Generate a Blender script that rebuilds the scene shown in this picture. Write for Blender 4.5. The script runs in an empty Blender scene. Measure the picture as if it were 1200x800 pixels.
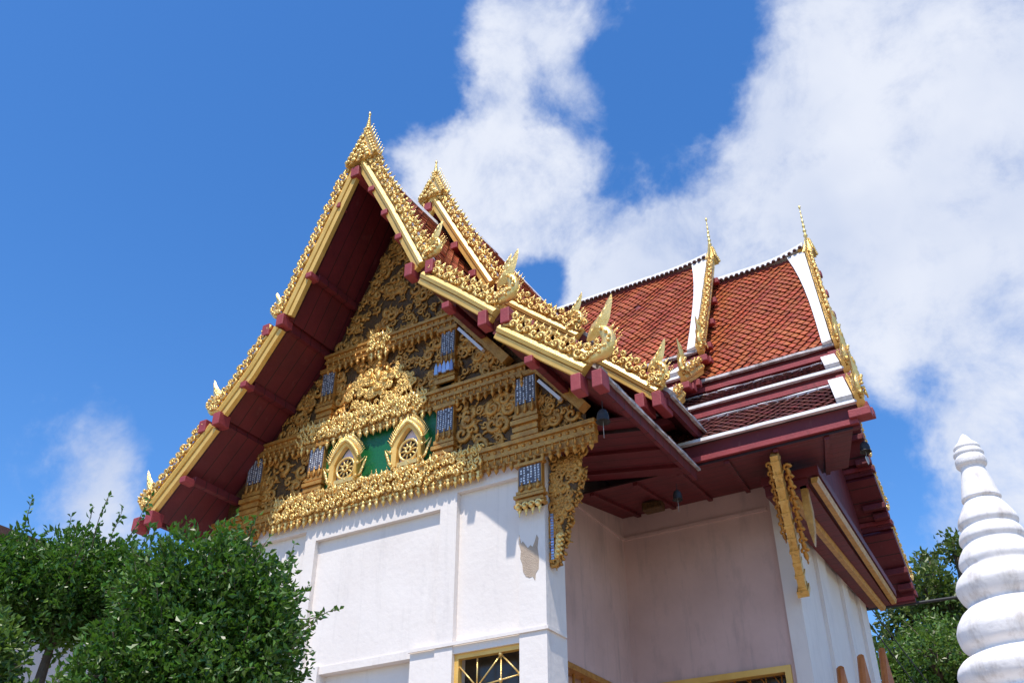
import bpy, bmesh, math, random
import numpy as np
from math import radians, sin, cos, pi
from mathutils import Vector

random.seed(7)
RNG = np.random.default_rng(11)
SC = bpy.context.scene
COL = SC.collection

# ------------------------------------------------------------------ camera
CAM = np.array([0.0, 0.0, 1.6])
PITCH, HEAD, FPX = 33.3, 31.1, 1134.0
cd = bpy.data.cameras.new('camera')
cam = bpy.data.objects.new('camera', cd)
COL.objects.link(cam)
cam.location = CAM
cam.rotation_euler = (radians(90 + PITCH), 0, radians(HEAD))
cd.sensor_width = 36.0
cd.lens = 36.0 * FPX / 1200.0
cd.clip_start = 0.05
cd.clip_end = 5000
SC.camera = cam

# ------------------------------------------------------------------ light
SUN = Vector((0.26, -1.0, 2.10)).normalized()          # towards the sun
EL = math.asin(SUN.z)
AZ = math.atan2(SUN.x, SUN.y)
sl = bpy.data.lights.new('sun', 'SUN')
sl.energy = 4.7
sl.angle = radians(0.53)
sl.color = (1.0, 0.93, 0.83)
so = bpy.data.objects.new('sun', sl)
COL.objects.link(so)
so.rotation_euler = (-SUN).to_track_quat('-Z', 'Y').to_euler()
so.location = (10, -10, 30)

SC.view_settings.view_transform = 'Standard'
SC.view_settings.look = 'None'
SC.view_settings.gamma = 1.0
SC.view_settings.exposure = 0.12
SC.view_settings.use_curve_mapping = False

# ------------------------------------------------------------------ sky with clouds
def pix_dir(x, y):
    p, h = radians(PITCH), radians(HEAD)
    fh = np.array([-sin(h), cos(h), 0]); r = np.array([cos(h), sin(h), 0])
    f = fh * cos(p) + np.array([0, 0, sin(p)]); u = -fh * sin(p) + np.array([0, 0, cos(p)])
    d = r * (x - 600) + u * (400 - y) + f * FPX
    return d / np.linalg.norm(d)

SKY_STRENGTH = 0.105
world = bpy.data.worlds.new('World')
SC.world = world
world.use_nodes = True
wt = world.node_tree
wt.nodes.clear()
W = wt.nodes.new
def wl(a, b): wt.links.new(a, b)
def wmath(op, a, b=None, clamp=False):
    n = W('ShaderNodeMath'); n.operation = op; n.use_clamp = clamp
    for i, v in enumerate((a, b)):
        if v is None: continue
        if isinstance(v, (int, float)): n.inputs[i].default_value = v
        else: wl(v, n.inputs[i])
    return n.outputs[0]
tc = W('ShaderNodeTexCoord')
sky = W('ShaderNodeTexSky'); sky.sky_type = 'NISHITA'; sky.sun_disc = False
sky.sun_elevation = EL; sky.sun_rotation = AZ
sky.altitude = 100; sky.air_density = 1.0; sky.dust_density = 0.4; sky.ozone_density = 2.6
hs = W('ShaderNodeHueSaturation'); hs.inputs['Saturation'].default_value = 1.30; hs.inputs['Value'].default_value = 2.0; hs.inputs['Hue'].default_value = .506
wl(sky.outputs[0], hs.inputs['Color'])
# warped direction so cloud edges curl
nz = W('ShaderNodeTexNoise'); nz.inputs['Scale'].default_value = 5.0; nz.inputs['Detail'].default_value = 6.0
nz.inputs['Roughness'].default_value = 0.6
wl(tc.outputs['Generated'], nz.inputs['Vector'])
vm = W('ShaderNodeVectorMath'); vm.operation = 'SUBTRACT'; vm.inputs[1].default_value = (0.5, 0.5, 0.5)
wl(nz.outputs['Color'], vm.inputs[0])
vs = W('ShaderNodeVectorMath'); vs.operation = 'SCALE'; vs.inputs['Scale'].default_value = 0.16
wl(vm.outputs[0], vs.inputs[0])
va = W('ShaderNodeVectorMath'); va.operation = 'ADD'
wl(tc.outputs['Generated'], va.inputs[0]); wl(vs.outputs[0], va.inputs[1])
# (x, y, radius, weight): where the cloud banks stand in the sky, as directions
BLOBS = [(1120, 60, 270, 1), (1050, 260, 230, 1), (1180, 330, 230, 1), (935, 190, 120, .9), (850, 265, 120, .9), (765, 300, 100, .85), (690, 335, 80, .7),
         (570, 195, 105, .85), (640, 210, 85, .8), (600, 150, 95, .75), (680, 245, 75, .6), (735, 285, 80, .7), (508, 195, 70, .62), (570, 275, 75, .7), (700, 165, 60, .4), (630, 30, 95, .9), (560, 50, 65, .75),
         (700, 12, 70, .65), (590, 88, 45, .5), (700, 98, 52, .62), (785, 82, 42, .42), (480, 150, 40, .4), (1130, 520, 110, .7), (1190, 440, 120, .9), (1050, 420, 90, .6), (1190, 610, 90, .65),
         (1080, 625, 60, .5), (700, 285, 70, .6), (640, 270, 60, .5), (125, 580, 80, .85), (60, 640, 90, .7), (478, 18, 26, .45), (1300, 150, 300, 1), (1320, 420, 220, .9), (900, 90, 60, .4), (840, 150, 60, .4), (1000, 20, 120, .6)]
NEG = [(643, 316, 48, .62), (715, 235, 40, .4), (815, 70, 100, .6), (745, 165, 34, .2), (585, 112, 34, .45), (1090, 470, 46, .5), (1060, 575, 60, .5), (1140, 578, 45, .45), (430, 60, 120, .6), (200, 150, 330, .55), (520, 120, 40, .3), (640, 120, 34, .3)]
total = None
for sign, lst in ((1, BLOBS), (-1, NEG)):
    acc = None
    for (x, y, r, w) in lst:
        d = pix_dir(x, y)
        n = W('ShaderNodeVectorMath'); n.operation = 'DISTANCE'; n.inputs[1].default_value = tuple(d)
        wl(va.outputs[0], n.inputs[0])
        m = W('ShaderNodeMapRange'); m.interpolation_type = 'SMOOTHSTEP'
        m.inputs['From Min'].default_value = 0.0; m.inputs['From Max'].default_value = r / FPX * 1.12
        m.inputs['To Min'].default_value = w; m.inputs['To Max'].default_value = 0.0
        wl(n.outputs['Value'], m.inputs['Value'])
        acc = m.outputs[0] if acc is None else wmath('ADD', acc, m.outputs[0])
    if sign == 1: total = wmath('MINIMUM', acc, 1.0)
    else: total = wmath('SUBTRACT', total, acc)
n2 = W('ShaderNodeTexNoise'); n2.inputs['Scale'].default_value = 8.5; n2.inputs['Detail'].default_value = 10.0
n2.inputs['Roughness'].default_value = 0.66; n2.inputs['Distortion'].default_value = 0.25
wl(tc.outputs['Generated'], n2.inputs['Vector'])
dens = wmath('ADD', total, wmath('MULTIPLY', wmath('SUBTRACT', n2.outputs['Fac'], 0.5), 1.95))
mr = W('ShaderNodeMapRange'); mr.interpolation_type = 'SMOOTHSTEP'
mr.inputs['From Min'].default_value = 0.12; mr.inputs['From Max'].default_value = 1.12
wl(dens, mr.inputs['Value'])
fac = wmath('MULTIPLY', mr.outputs[0], 0.97, True)
# cloud shade: bright edges, lavender grey thick parts
n3 = W('ShaderNodeTexNoise'); n3.inputs['Scale'].default_value = 3.2; n3.inputs['Detail'].default_value = 5.0
wl(tc.outputs['Generated'], n3.inputs['Vector'])
cr = W('ShaderNodeValToRGB')
cr.color_ramp.elements[0].position = 0.36; cr.color_ramp.elements[0].color = (0.52, 0.60, 0.79, 1)
cr.color_ramp.elements[1].position = 0.58; cr.color_ramp.elements[1].color = (0.77, 0.81, 0.91, 1)
wl(n3.outputs['Fac'], cr.inputs['Fac'])
cs = W('ShaderNodeVectorMath'); cs.operation = 'SCALE'; cs.inputs['Scale'].default_value = 1.0 / SKY_STRENGTH
wl(cr.outputs['Color'], cs.inputs[0])
mx = W('ShaderNodeMix'); mx.data_type = 'RGBA'
wl(fac, mx.inputs['Factor']); wl(hs.outputs[0], mx.inputs[6]); wl(cs.outputs[0], mx.inputs[7])
bg = W('ShaderNodeBackground'); bg.inputs['Strength'].default_value = SKY_STRENGTH
wl(mx.outputs[2], bg.inputs['Color'])
wo = W('ShaderNodeOutputWorld'); wl(bg.outputs[0], wo.inputs['Surface'])

# ------------------------------------------------------------------ materials
def mat(name, base, rough=0.6, metal=0.0, var=None, vscale=6.0, bump=0.0, bscale=40.0, island=0.0,
        dirt=None, dscale=2.0, dlo=0.55, dhi=0.75, spec=0.5, trans=None, streak=None, planks=None):
    m = bpy.data.materials.new(name); m.use_nodes = True
    t = m.node_tree; t.nodes.clear(); N = t.nodes.new; L = t.links.new
    out = N('ShaderNodeOutputMaterial'); b = N('ShaderNodeBsdfPrincipled')
    L(b.outputs[0], out.inputs[0])
    b.inputs['Roughness'].default_value = rough; b.inputs['Metallic'].default_value = metal
    b.inputs['Specular IOR Level'].default_value = spec
    co = N('ShaderNodeTexCoord').outputs['Object']
    col = None
    if var is not None:
        n = N('ShaderNodeTexNoise'); n.inputs['Scale'].default_value = vscale; n.inputs['Detail'].default_value = 6
        n.inputs['Roughness'].default_value = 0.6
        L(co, n.inputs['Vector'])
        r = N('ShaderNodeMapRange'); r.inputs['From Min'].default_value = 0.32; r.inputs['From Max'].default_value = 0.68
        L(n.outputs['Fac'], r.inputs['Value'])
        x = N('ShaderNodeMix'); x.data_type = 'RGBA'; x.inputs[6].default_value = (*base, 1); x.inputs[7].default_value = (*var, 1)
        L(r.outputs[0], x.inputs['Factor']); col = x.outputs[2]
    if island:
        g = N('ShaderNodeNewGeometry')
        h = N('ShaderNodeHueSaturation')
        r = N('ShaderNodeMapRange'); r.inputs['To Min'].default_value = 1 - island; r.inputs['To Max'].default_value = 1 + island
        L(g.outputs['Random Per Island'], r.inputs['Value']); L(r.outputs[0], h.inputs['Value'])
        r2 = N('ShaderNodeMapRange'); r2.inputs['To Min'].default_value = 0.5 - island * .05; r2.inputs['To Max'].default_value = 0.5 + island * .05
        w = N('ShaderNodeMath'); w.operation = 'FRACT'
        w0 = N('ShaderNodeMath'); w0.operation = 'MULTIPLY'; w0.inputs[1].default_value = 17.3
        L(g.outputs['Random Per Island'], w0.inputs[0]); L(w0.outputs[0], w.inputs[0])
        L(w.outputs[0], r2.inputs['Value']); L(r2.outputs[0], h.inputs['Hue'])
        if col is not None: L(col, h.inputs['Color'])
        else: h.inputs['Color'].default_value = (*base, 1)
        col = h.outputs[0]
    if dirt is not None:
        n = N('ShaderNodeTexNoise'); n.inputs['Scale'].default_value = dscale; n.inputs['Detail'].default_value = 8
        n.inputs['Roughness'].default_value = 0.68
        mp = N('ShaderNodeMapping'); mp.inputs['Scale'].default_value = (1.6, 1.6, 0.55)
        L(co, mp.inputs['Vector']); L(mp.outputs[0], n.inputs['Vector'])
        r = N('ShaderNodeMapRange'); r.inputs['From Min'].default_value = dlo; r.inputs['From Max'].default_value = dhi
        L(n.outputs['Fac'], r.inputs['Value'])
        x = N('ShaderNodeMix'); x.data_type = 'RGBA'; x.inputs[7].default_value = (*dirt, 1)
        if col is not None: L(col, x.inputs[6])
        else: x.inputs[6].default_value = (*base, 1)
        L(r.outputs[0], x.inputs['Factor']); col = x.outputs[2]
    if streak is not None:      # rain runs: noise stretched downwards
        n = N('ShaderNodeTexNoise'); n.inputs['Scale'].default_value = 1.0; n.inputs['Detail'].default_value = 7
        n.inputs['Roughness'].default_value = 0.7
        mp = N('ShaderNodeMapping'); mp.inputs['Scale'].default_value = (7, 7, .45)
        L(co, mp.inputs['Vector']); L(mp.outputs[0], n.inputs['Vector'])
        r = N('ShaderNodeMapRange'); r.inputs['From Min'].default_value = .56; r.inputs['From Max'].default_value = .86
        L(n.outputs['Fac'], r.inputs['Value'])
        x = N('ShaderNodeMix'); x.data_type = 'RGBA'; x.inputs[7].default_value = (*streak, 1)
        if col is not None: L(col, x.inputs[6])
        else: x.inputs[6].default_value = (*base, 1)
        L(r.outputs[0], x.inputs['Factor']); col = x.outputs[2]
    if planks is not None:      # joints between boards
        sx = N('ShaderNodeSeparateXYZ'); L(co, sx.inputs[0])
        m1 = N('ShaderNodeMath'); m1.operation = 'MULTIPLY'; m1.inputs[1].default_value = planks; L(sx.outputs['Y'], m1.inputs[0])
        m2 = N('ShaderNodeMath'); m2.operation = 'FRACT'; L(m1.outputs[0], m2.inputs[0])
        m3 = N('ShaderNodeMath'); m3.operation = 'LESS_THAN'; m3.inputs[1].default_value = .06; L(m2.outputs[0], m3.inputs[0])
        x = N('ShaderNodeMix'); x.data_type = 'RGBA'; x.inputs[7].default_value = (.02, .004, .005, 1)
        if col is not None: L(col, x.inputs[6])
        else: x.inputs[6].default_value = (*base, 1)
        L(m3.outputs[0], x.inputs['Factor']); col = x.outputs[2]
    if col is not None: L(col, b.inputs['Base Color'])
    else: b.inputs['Base Color'].default_value = (*base, 1)
    if bump:
        n = N('ShaderNodeTexNoise'); n.inputs['Scale'].default_value = bscale; n.inputs['Detail'].default_value = 6
        L(co, n.inputs['Vector'])
        bp = N('ShaderNodeBump'); bp.inputs['Strength'].default_value = bump; bp.inputs['Distance'].default_value = 0.02
        L(n.outputs['Fac'], bp.inputs['Height']); L(bp.outputs[0], b.inputs['Normal'])
    if trans:
        ts = N('ShaderNodeBsdfTranslucent'); ts.inputs['Color'].default_value = (*trans, 1)
        ms = N('ShaderNodeMixShader'); ms.inputs[0].default_value = 0.3
        L(b.outputs[0], ms.inputs[1]); L(ts.outputs[0], ms.inputs[2]); L(ms.outputs[0], out.inputs[0])
    return m

M = {}
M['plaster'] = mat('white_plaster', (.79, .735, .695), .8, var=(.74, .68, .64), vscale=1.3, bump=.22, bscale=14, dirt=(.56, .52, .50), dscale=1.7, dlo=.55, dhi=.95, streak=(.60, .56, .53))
M['shade_plaster'] = mat('stained_shade_plaster', (.66, .47, .43), .8, var=(.56, .39, .355), vscale=1.1, bump=.14, bscale=14, dirt=(.34, .25, .24), dscale=1.9, dlo=.52, dhi=.9, streak=(.36, .27, .26))  # plaster with grime; eave shade and red bounce put into the base colour
M['bare'] = mat('bare_render', (.46, .37, .29), .9, var=(.40, .31, .24), vscale=8, bump=.5, bscale=60)
M['gold'] = mat('gold_leaf', (.92, .66, .26), .30, .55, var=(.84, .54, .16), vscale=9, bump=.35, bscale=45)
M['gold_carved'] = mat('gilded_carving', (.90, .62, .22), .31, .55, var=(.70, .40, .10), vscale=11, bump=.6, bscale=70, dirt=(.20, .10, .03), dscale=5, dlo=.56, dhi=.75)
M['gold_board'] = mat('gilded_board', (.82, .52, .14), .36, .16, var=(.72, .43, .095), vscale=4, bump=.12, bscale=30, dirt=(.45, .25, .06), dscale=5, dlo=.62, dhi=.8)
M['relief_ground'] = mat('gilded_relief_ground', (.15, .075, .02), .5, .25, var=(.045, .024, .01), vscale=28, bump=.9, bscale=42)  # dark ground behind the carving, deepened to put recess shade into its colour
M['gold_dark'] = mat('aged_gilding', (.66, .34, .075), .38, .4, var=(.42, .19, .04), vscale=9, bump=.5, bscale=50)
M['red'] = mat('red_painted_wood', (.29, .025, .032), .5, var=(.20, .017, .024), vscale=3.5, bump=.15, bscale=25, dirt=(.14, .02, .02), dscale=4, dlo=.6, dhi=.85)
M['red_end'] = mat('rose_red_paint', (.33, .046, .052), .6, var=(.25, .032, .038), vscale=6, bump=.2, bscale=30, dirt=(.12, .03, .03), dscale=6, dlo=.58, dhi=.85)
M['maroon'] = mat('maroon_boards', (.15, .014, .02), .6, var=(.10, .010, .014), vscale=2.2, bump=.25, bscale=16, dirt=(.20, .06, .055), dscale=3.5, dlo=.6, dhi=.85, planks=4.2)
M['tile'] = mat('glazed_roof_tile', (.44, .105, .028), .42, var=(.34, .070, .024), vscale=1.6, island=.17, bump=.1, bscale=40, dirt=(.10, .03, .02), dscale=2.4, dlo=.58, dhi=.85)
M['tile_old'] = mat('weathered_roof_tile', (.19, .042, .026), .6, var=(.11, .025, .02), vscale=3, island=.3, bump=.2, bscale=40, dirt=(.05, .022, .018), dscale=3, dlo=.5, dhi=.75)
M['under'] = mat('dark_roof_bedding', (.06, .018, .014), .8)
M['mortar'] = mat('white_mortar', (.78, .78, .80), .8, var=(.70, .69, .70), vscale=5, bump=.3, bscale=30, dirt=(.33, .30, .29), dscale=3.2, dlo=.56, dhi=.78)
M['mortar_old'] = mat('grey_mortar', (.58, .55, .56), .85, var=(.40, .36, .36), vscale=5, bump=.4, bscale=30, dirt=(.12, .09, .085), dscale=3.5, dlo=.46, dhi=.68)
M['green'] = mat('green_glass_mosaic', (.012, .15, .04), .3, var=(.008, .10, .03), vscale=40, bump=.2, bscale=80)
M['dark'] = mat('dark_recess', (.035, .022, .018), .7)
M['mirror'] = mat('mirror_mosaic', (.72, .73, .76), .3, .15, island=.3)
M['mosaic_blue'] = mat('blue_glass_mosaic', (.30, .40, .68), .25, .15, island=.4)
M['mosaic_base'] = mat('grey_blue_ground', (.12, .125, .17), .5, var=(.08, .075, .09), vscale=20)
M['pale'] = mat('pale_lilac_plaster', (.70, .66, .80), .7)
M['black'] = mat('blackened_bronze', (.022, .02, .02), .6, .2)
M['grey_metal'] = mat('grey_metal', (.30, .30, .30), .5, .2)
M['glass'] = mat('dark_window_glass', (.03, .028, .025), .2, var=(.06, .045, .03), vscale=5)
M['stupa'] = mat('white_lime_wash', (.86, .82, .80), .8, var=(.81, .77, .75), vscale=3.5, bump=.55, bscale=9, dirt=(.40, .33, .28), dscale=5.5, dlo=.50, dhi=.80, streak=(.42, .38, .34))
M['leaf'] = mat('clipped_leaf', (.085, .175, .022), .38, var=(.055, .125, .020), vscale=4, island=.55, trans=(.10, .24, .02))
M['leaf_light'] = mat('young_leaf', (.11, .19, .025), .4, var=(.08, .15, .025), vscale=4, island=.5, trans=(.16, .28, .03))
M['leaf_far'] = mat('broad_leaf', (.11, .15, .028), .45, var=(.075, .115, .024), vscale=.6, island=.5, trans=(.14, .22, .03))
M['bark'] = mat('bark', (.13, .095, .07), .9, var=(.08, .06, .045), vscale=9, bump=.7, bscale=30)
M['twig'] = mat('twig', (.10, .085, .045), .8)
M['cable'] = mat('black_cable', (.02, .02, .022), .6)
M['orange'] = mat('orange_lacquer', (.50, .17, .03), .45, var=(.36, .10, .02), vscale=6, bump=.2)
M['paving'] = mat('courtyard_paving', (.32, .25, .19), .85, var=(.25, .195, .15), vscale=.8, bump=.2, bscale=6)
M['soil'] = mat('dry_ground', (.12, .105, .065), .95, var=(.14, .15, .06), vscale=.15, bump=.3, bscale=3)
M['brown_tile'] = mat('brown_concrete_tile', (.14, .075, .055), .8, var=(.09, .05, .04), vscale=5)

# ------------------------------------------------------------------ mesh builder
class MB:
    def __init__(s): s.V = []; s.F = []; s.n = 0
    def add(s, V, F, smooth=False):
        V = np.asarray(V, float).reshape(-1, 3)
        by = {}
        for f in F: by.setdefault(len(f), []).append(f)
        for k, fs in by.items(): s.F.append((np.asarray(fs, np.int64) + s.n, smooth))
        s.V.append(V); s.n += len(V)
    def inst(s, T, O, U, Vv, Ww, smooth=True):
        P = np.asarray(O, float) + T[0] @ np.array([U, Vv, Ww], float)
        for f in T[1]: s.F.append((f + s.n, smooth))
        s.V.append(P); s.n += len(P)
    def hexa(s, p):   # 4 bottom loop, 4 top loop
        s.add(p, [(3, 2, 1, 0), (4, 5, 6, 7), (0, 1, 5, 4), (1, 2, 6, 5), (2, 3, 7, 6), (3, 0, 4, 7)])
    def box(s, x0, x1, y0, y1, z0, z1):
        s.hexa([(x0, y0, z0), (x1, y0, z0), (x1, y1, z0), (x0, y1, z0), (x0, y0, z1), (x1, y0, z1), (x1, y1, z1), (x0, y1, z1)])
    def obox(s, c, U, Vv, Ww):  # half vectors
        c, U, Vv, Ww = (np.asarray(a, float) for a in (c, U, Vv, Ww))
        s.hexa([c - U - Vv - Ww, c + U - Vv - Ww, c + U + Vv - Ww, c - U + Vv - Ww, c - U - Vv + Ww, c + U - Vv + Ww, c + U + Vv + Ww, c - U + Vv + Ww])
    def prism(s, poly, e):
        P = np.asarray(poly, float); n = len(P); e = np.asarray(e, float)
        s.add(np.vstack([P, P + e]), [tuple(range(n))[::-1], tuple(range(n, 2 * n))] + [(i, (i + 1) % n, n + (i + 1) % n, n + i) for i in range(n)])
    def sweep(s, paths, closed=True):   # list of rings, each (k,3)
        R = np.asarray(paths, float); m, k, _ = R.shape
        F = [(i * k + j, i * k + (j + 1) % k, (i + 1) * k + (j + 1) % k, (i + 1) * k + j) for i in range(m - 1) for j in range(k)]
        F += [tuple(range(k))[::-1], tuple(range((m - 1) * k, m * k))]
        s.add(R.reshape(-1, 3), F)
    def tube(s, pts, r, k=6, smooth=True):
        P = np.asarray(pts, float); m = len(P)
        r = np.full(m, r) if np.isscalar(r) else np.asarray(r, float)
        T = np.gradient(P, axis=0); T /= np.linalg.norm(T, axis=1)[:, None] + 1e-9
        up = np.array([0.13, 0.21, 0.97]); V = []
        a = np.arange(k) * 2 * pi / k
        u = np.cross(T[0], up)
        if np.linalg.norm(u) < .1: u = np.cross(T[0], [1, 0, 0])
        for i in range(m):
            u = u - T[i] * (u @ T[i]); u /= np.linalg.norm(u) + 1e-9
            v = np.cross(T[i], u)
            V.append(P[i] + r[i] * (np.cos(a)[:, None] * u + np.sin(a)[:, None] * v))
        F = [(i * k + j, i * k + (j + 1) % k, (i + 1) * k + (j + 1) % k, (i + 1) * k + j) for i in range(m - 1) for j in range(k)]
        F += [tuple(range(k))[::-1], tuple(range((m - 1) * k, m * k))]
        s.add(np.vstack(V), F, smooth)
    def lathe(s, prof, c, k=16, smooth=True, wob=0.0):
        V = []; a = np.arange(k) * 2 * pi / k
        for r, z in prof:
            rr = r * (1 + wob * np.sin(3 * a + z * 5) + wob * .6 * np.sin(5 * a - z * 9))
            V.append(np.stack([c[0] + rr * np.cos(a), c[1] + rr * np.sin(a), np.full(k, c[2] + z)], 1))
        m = len(prof)
        F = [(i * k + j, i * k + (j + 1) % k, (i + 1) * k + (j + 1) % k, (i + 1) * k + j) for i in range(m - 1) for j in range(k)]
        F += [tuple(range(k))[::-1], tuple(range((m - 1) * k, m * k))]
        s.add(np.vstack(V), F, smooth)
    def plate(s, outline, O, U, Vv, Ww, th=0.1, rim=.35, inset=.25):
        """raised plate: outline in (u,v); thickness th along W, pillowed edge"""
        P = np.asarray(outline, float)
        if 0.5 * np.sum(P[:, 0] * np.roll(P[:, 1], -1) - P[:, 1] * np.roll(P[:, 0], -1)) < 0: P = P[::-1]
        n = len(P)
        e1 = P - np.roll(P, 1, 0); e2 = np.roll(P, -1, 0) - P
        nn = lambda e: np.stack([-e[:, 1], e[:, 0]], 1) / (np.linalg.norm(e, axis=1)[:, None] + 1e-9)
        q = nn(e1) + nn(e2); q /= np.linalg.norm(q, axis=1)[:, None] + 1e-9
        sz = (P.max(0) - P.min(0)).min()
        I = P + q * sz * inset * .3
        U, Vv, Ww, O = (np.asarray(a, float) for a in (U, Vv, Ww, O))
        f = lambda Q, w: O + Q[:, :1] * U + Q[:, 1:] * Vv + w * Ww
        V = np.vstack([f(I, -th / 2), f(P, -th / 2 * rim), f(P, th / 2 * rim), f(I, th / 2)])
        F = [tuple(range(n))[::-1], tuple(range(3 * n, 4 * n))]
        for L in range(3): F += [(L * n + i, L * n + (i + 1) % n, (L + 1) * n + (i + 1) % n, (L + 1) * n + i) for i in range(n)]
        s.add(V, F)
    def build(s, name, material, parent=None, origin=None, recalc=True, bevel=0.0):
        me = bpy.data.meshes.new(name)
        V = np.vstack(s.V)
        org = np.zeros(3)
        if origin is not None: org = np.asarray(origin, float)
        base = np.array(parent['_o']) if parent is not None and '_o' in parent else np.zeros(3)
        V = V - (org if origin is not None else base)
        me.vertices.add(len(V)); me.vertices.foreach_set('co', V.ravel())
        loops = np.concatenate([f.ravel() for f, _ in s.F])
        tot = np.concatenate([np.full(len(f), f.shape[1]) for f, _ in s.F])
        sm = np.concatenate([np.full(len(f), b) for f, b in s.F])
        me.loops.add(len(loops)); me.loops.foreach_set('vertex_index', loops.astype(np.int32))
        me.polygons.add(len(tot))
        me.polygons.foreach_set('loop_start', np.concatenate([[0], np.cumsum(tot)[:-1]]).astype(np.int32))
        me.polygons.foreach_set('loop_total', tot.astype(np.int32))
        me.polygons.foreach_set('use_smooth', sm.astype(bool))
        me.update(calc_edges=True); me.validate()
        if recalc:
            b = bmesh.new(); b.from_mesh(me); bmesh.ops.recalc_face_normals(b, faces=b.faces); b.to_mesh(me); b.free()
        me.materials.append(material)
        o = bpy.data.objects.new(name, me); COL.objects.link(o)
        if origin is not None: o.location = org - base if parent is not None else org
        if parent is not None:
            o.parent = parent; o['_o'] = tuple(float(v) for v in (org if origin is not None else base))
        else: o['_o'] = tuple(float(v) for v in org)
        if bevel:
            bv = o.modifiers.new('edge', 'BEVEL'); bv.width = bevel; bv.segments = 2; bv.limit_method = 'ANGLE'
        return o

def thing(name, label, cat, loc=(0, 0, 0), group=None):
    o = bpy.data.objects.new(name, None); COL.objects.link(o); o.location = loc; o.empty_display_size = .3
    o['label'] = label; o['category'] = cat; o['_o'] = tuple(float(v) for v in loc)
    if group: o['group'] = group
    return o
def tag(o, label, cat, group=None, kind=None):
    if label: o['label'] = label
    if cat: o['category'] = cat
    if group: o['group'] = group
    if kind: o['kind'] = kind
    return o

# ornament templates -------------------------------------------------
def tmpl(b):
    V = np.vstack(b.V); return V, [f for f, _ in b.F]
def curl_template(turns=1.2, n=12, k=5, r0=.46, rt=.19):
    b = MB(); t = np.linspace(0, 1, n)
    ang = t * turns * 2 * pi; rad = r0 * (1 - .82 * t)
    pts = np.stack([rad * np.cos(ang), rad * np.sin(ang), .22 * t], 1)
    b.tube(pts, rt * (1.05 - .55 * t), k)
    return tmpl(b)
T_CURL = curl_template()
def flame_template():
    b = MB(); R = []
    for t in np.linspace(0, 1, 8):
        w = .30 * (sin(pi * min(1, t * 1.15 + .12)) ** .8 if t < .75 else (1 - t) / .25 * .62) * .9 + .01
        cx = .10 * sin(t * 2.6) + .16 * max(0, t - .55)
        d = w * .55
        R.append([(cx - w, t, 0), (cx, t, -d), (cx + w, t, 0), (cx, t, d)])
    b.sweep(R); return tmpl(b)
T_FLAME = flame_template()
def ball_template(k=7, m=5):
    b = MB(); prof = [(max(.02, sin(pi * i / m)) * .5, -cos(pi * i / m) * .5) for i in range(m + 1)]
    b.lathe(prof, (0, 0, 0), k); return tmpl(b)
T_BALL = ball_template()
def drop_template():
    b = MB(); b.lathe([(.34, 0), (.40, -.12), (.22, -.28), (.34, -.42), (.36, -.56), (.18, -.78), (.02, -1.0)], (0, 0, 0), 6); return tmpl(b)
T_DROP = drop_template()
def nrm(v):
    v = np.asarray(v, float); return v / (np.linalg.norm(v) + 1e-12)
def lerp(a, b, t): return np.asarray(a, float) * (1 - t) + np.asarray(b, float) * t

# ================================================================== GROUND
g = MB(); g.add([(-900, -900, 0), (900, -900, 0), (900, 900, 0), (-900, 900, 0)], [(0, 1, 2, 3)])
tag(g.build('ground', M['soil']), None, None, kind='structure')
g = MB(); g.box(-24, 10, -12, 32, -.2, .02)
tag(g.build('courtyard_paving', M['paving']), None, None, kind='structure')

# ================================================================== TEMPLE
XC = -8.25
T = thing('temple', 'white walled temple hall with golden gable and red tiled roofs', 'temple', (XC, 14, 0))

# ---------------------------------------------------------------- walls
def wallbits(name, lst, m, parent=T, bevel=0):
    b = MB()
    for q in lst: b.box(*q)
    return b.build(name, m, parent, bevel=bevel)
ZT = 8.5
fw = wallbits('front_wall', [
    # frieze over the bays, piers and pilasters (front y=10), panels set back 8 cm
    (-10.95, -10.55, 10.0, 10.5, 0, ZT), (-5.93, -5.55, 10.0, 10.5, 5.085, ZT), (-5.93, -5.55, 10.0, 10.5, 0, 5.045),
    (-10.55, -5.93, 10.0, 10.5, 7.11, ZT),
    (-9.38, -7.17, 10.0, 10.5, 6.93, 7.11),
    (-9.58, -9.38, 10.0, 10.5, 0, 7.11), (-7.17, -6.90, 10.0, 10.5, 5.085, 7.11), (-7.17, -6.90, 10.0, 10.5, 0, 5.045),
    (-10.55, -9.58, 10.085, 10.5, 5.1, 7.11), (-9.38, -7.17, 10.085, 10.5, 5.1, 6.93), (-6.90, -5.93, 10.085, 10.5, 5.1, 7.11),
    (-10.55, -9.58, 10.10, 10.5, 0, 5.1), (-6.90, -5.93, 10.02, 10.5, 4.95, 5.1), (-6.90, -5.93, 10.02, 10.5, 0, 2.4),
    (-9.38, -9.1, 10.02, 10.5, 0, 5.1), (-7.56, -7.17, 10.02, 10.5, 0, 5.1), (-9.1, -7.56, 10.06, 10.5, 5.0, 5.1), (-9.1, -7.56, 10.20, 10.5, 0, 5.0),
], M['plaster'])
wallbits('string_course', [(-7.57, -5.548, 9.975, 10.0, 5.045, 5.085), (-5.55, -5.52, 9.975, 10.45, 5.045, 5.085)], M['plaster'], fw)
b = MB()
outl = [(-5.925, 6.30), (-5.90, 6.18), (-5.87, 6.20), (-5.83, 6.14), (-5.80, 6.10), (-5.76, 6.13), (-5.73, 6.10), (-5.70, 6.16), (-5.67, 6.25), (-5.645, 6.20), (-5.66, 6.08), (-5.64, 5.92), (-5.65, 5.80), (-5.69, 5.75), (-5.70, 5.66), (-5.735, 5.72), (-5.78, 5.71), (-5.83, 5.735), (-5.87, 5.80), (-5.88, 5.90), (-5.91, 5.98), (-5.90, 6.08), (-5.925, 6.16)]
b.prism([(x, 9.996, z) for x, z in outl], (0, .02, 0))
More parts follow.
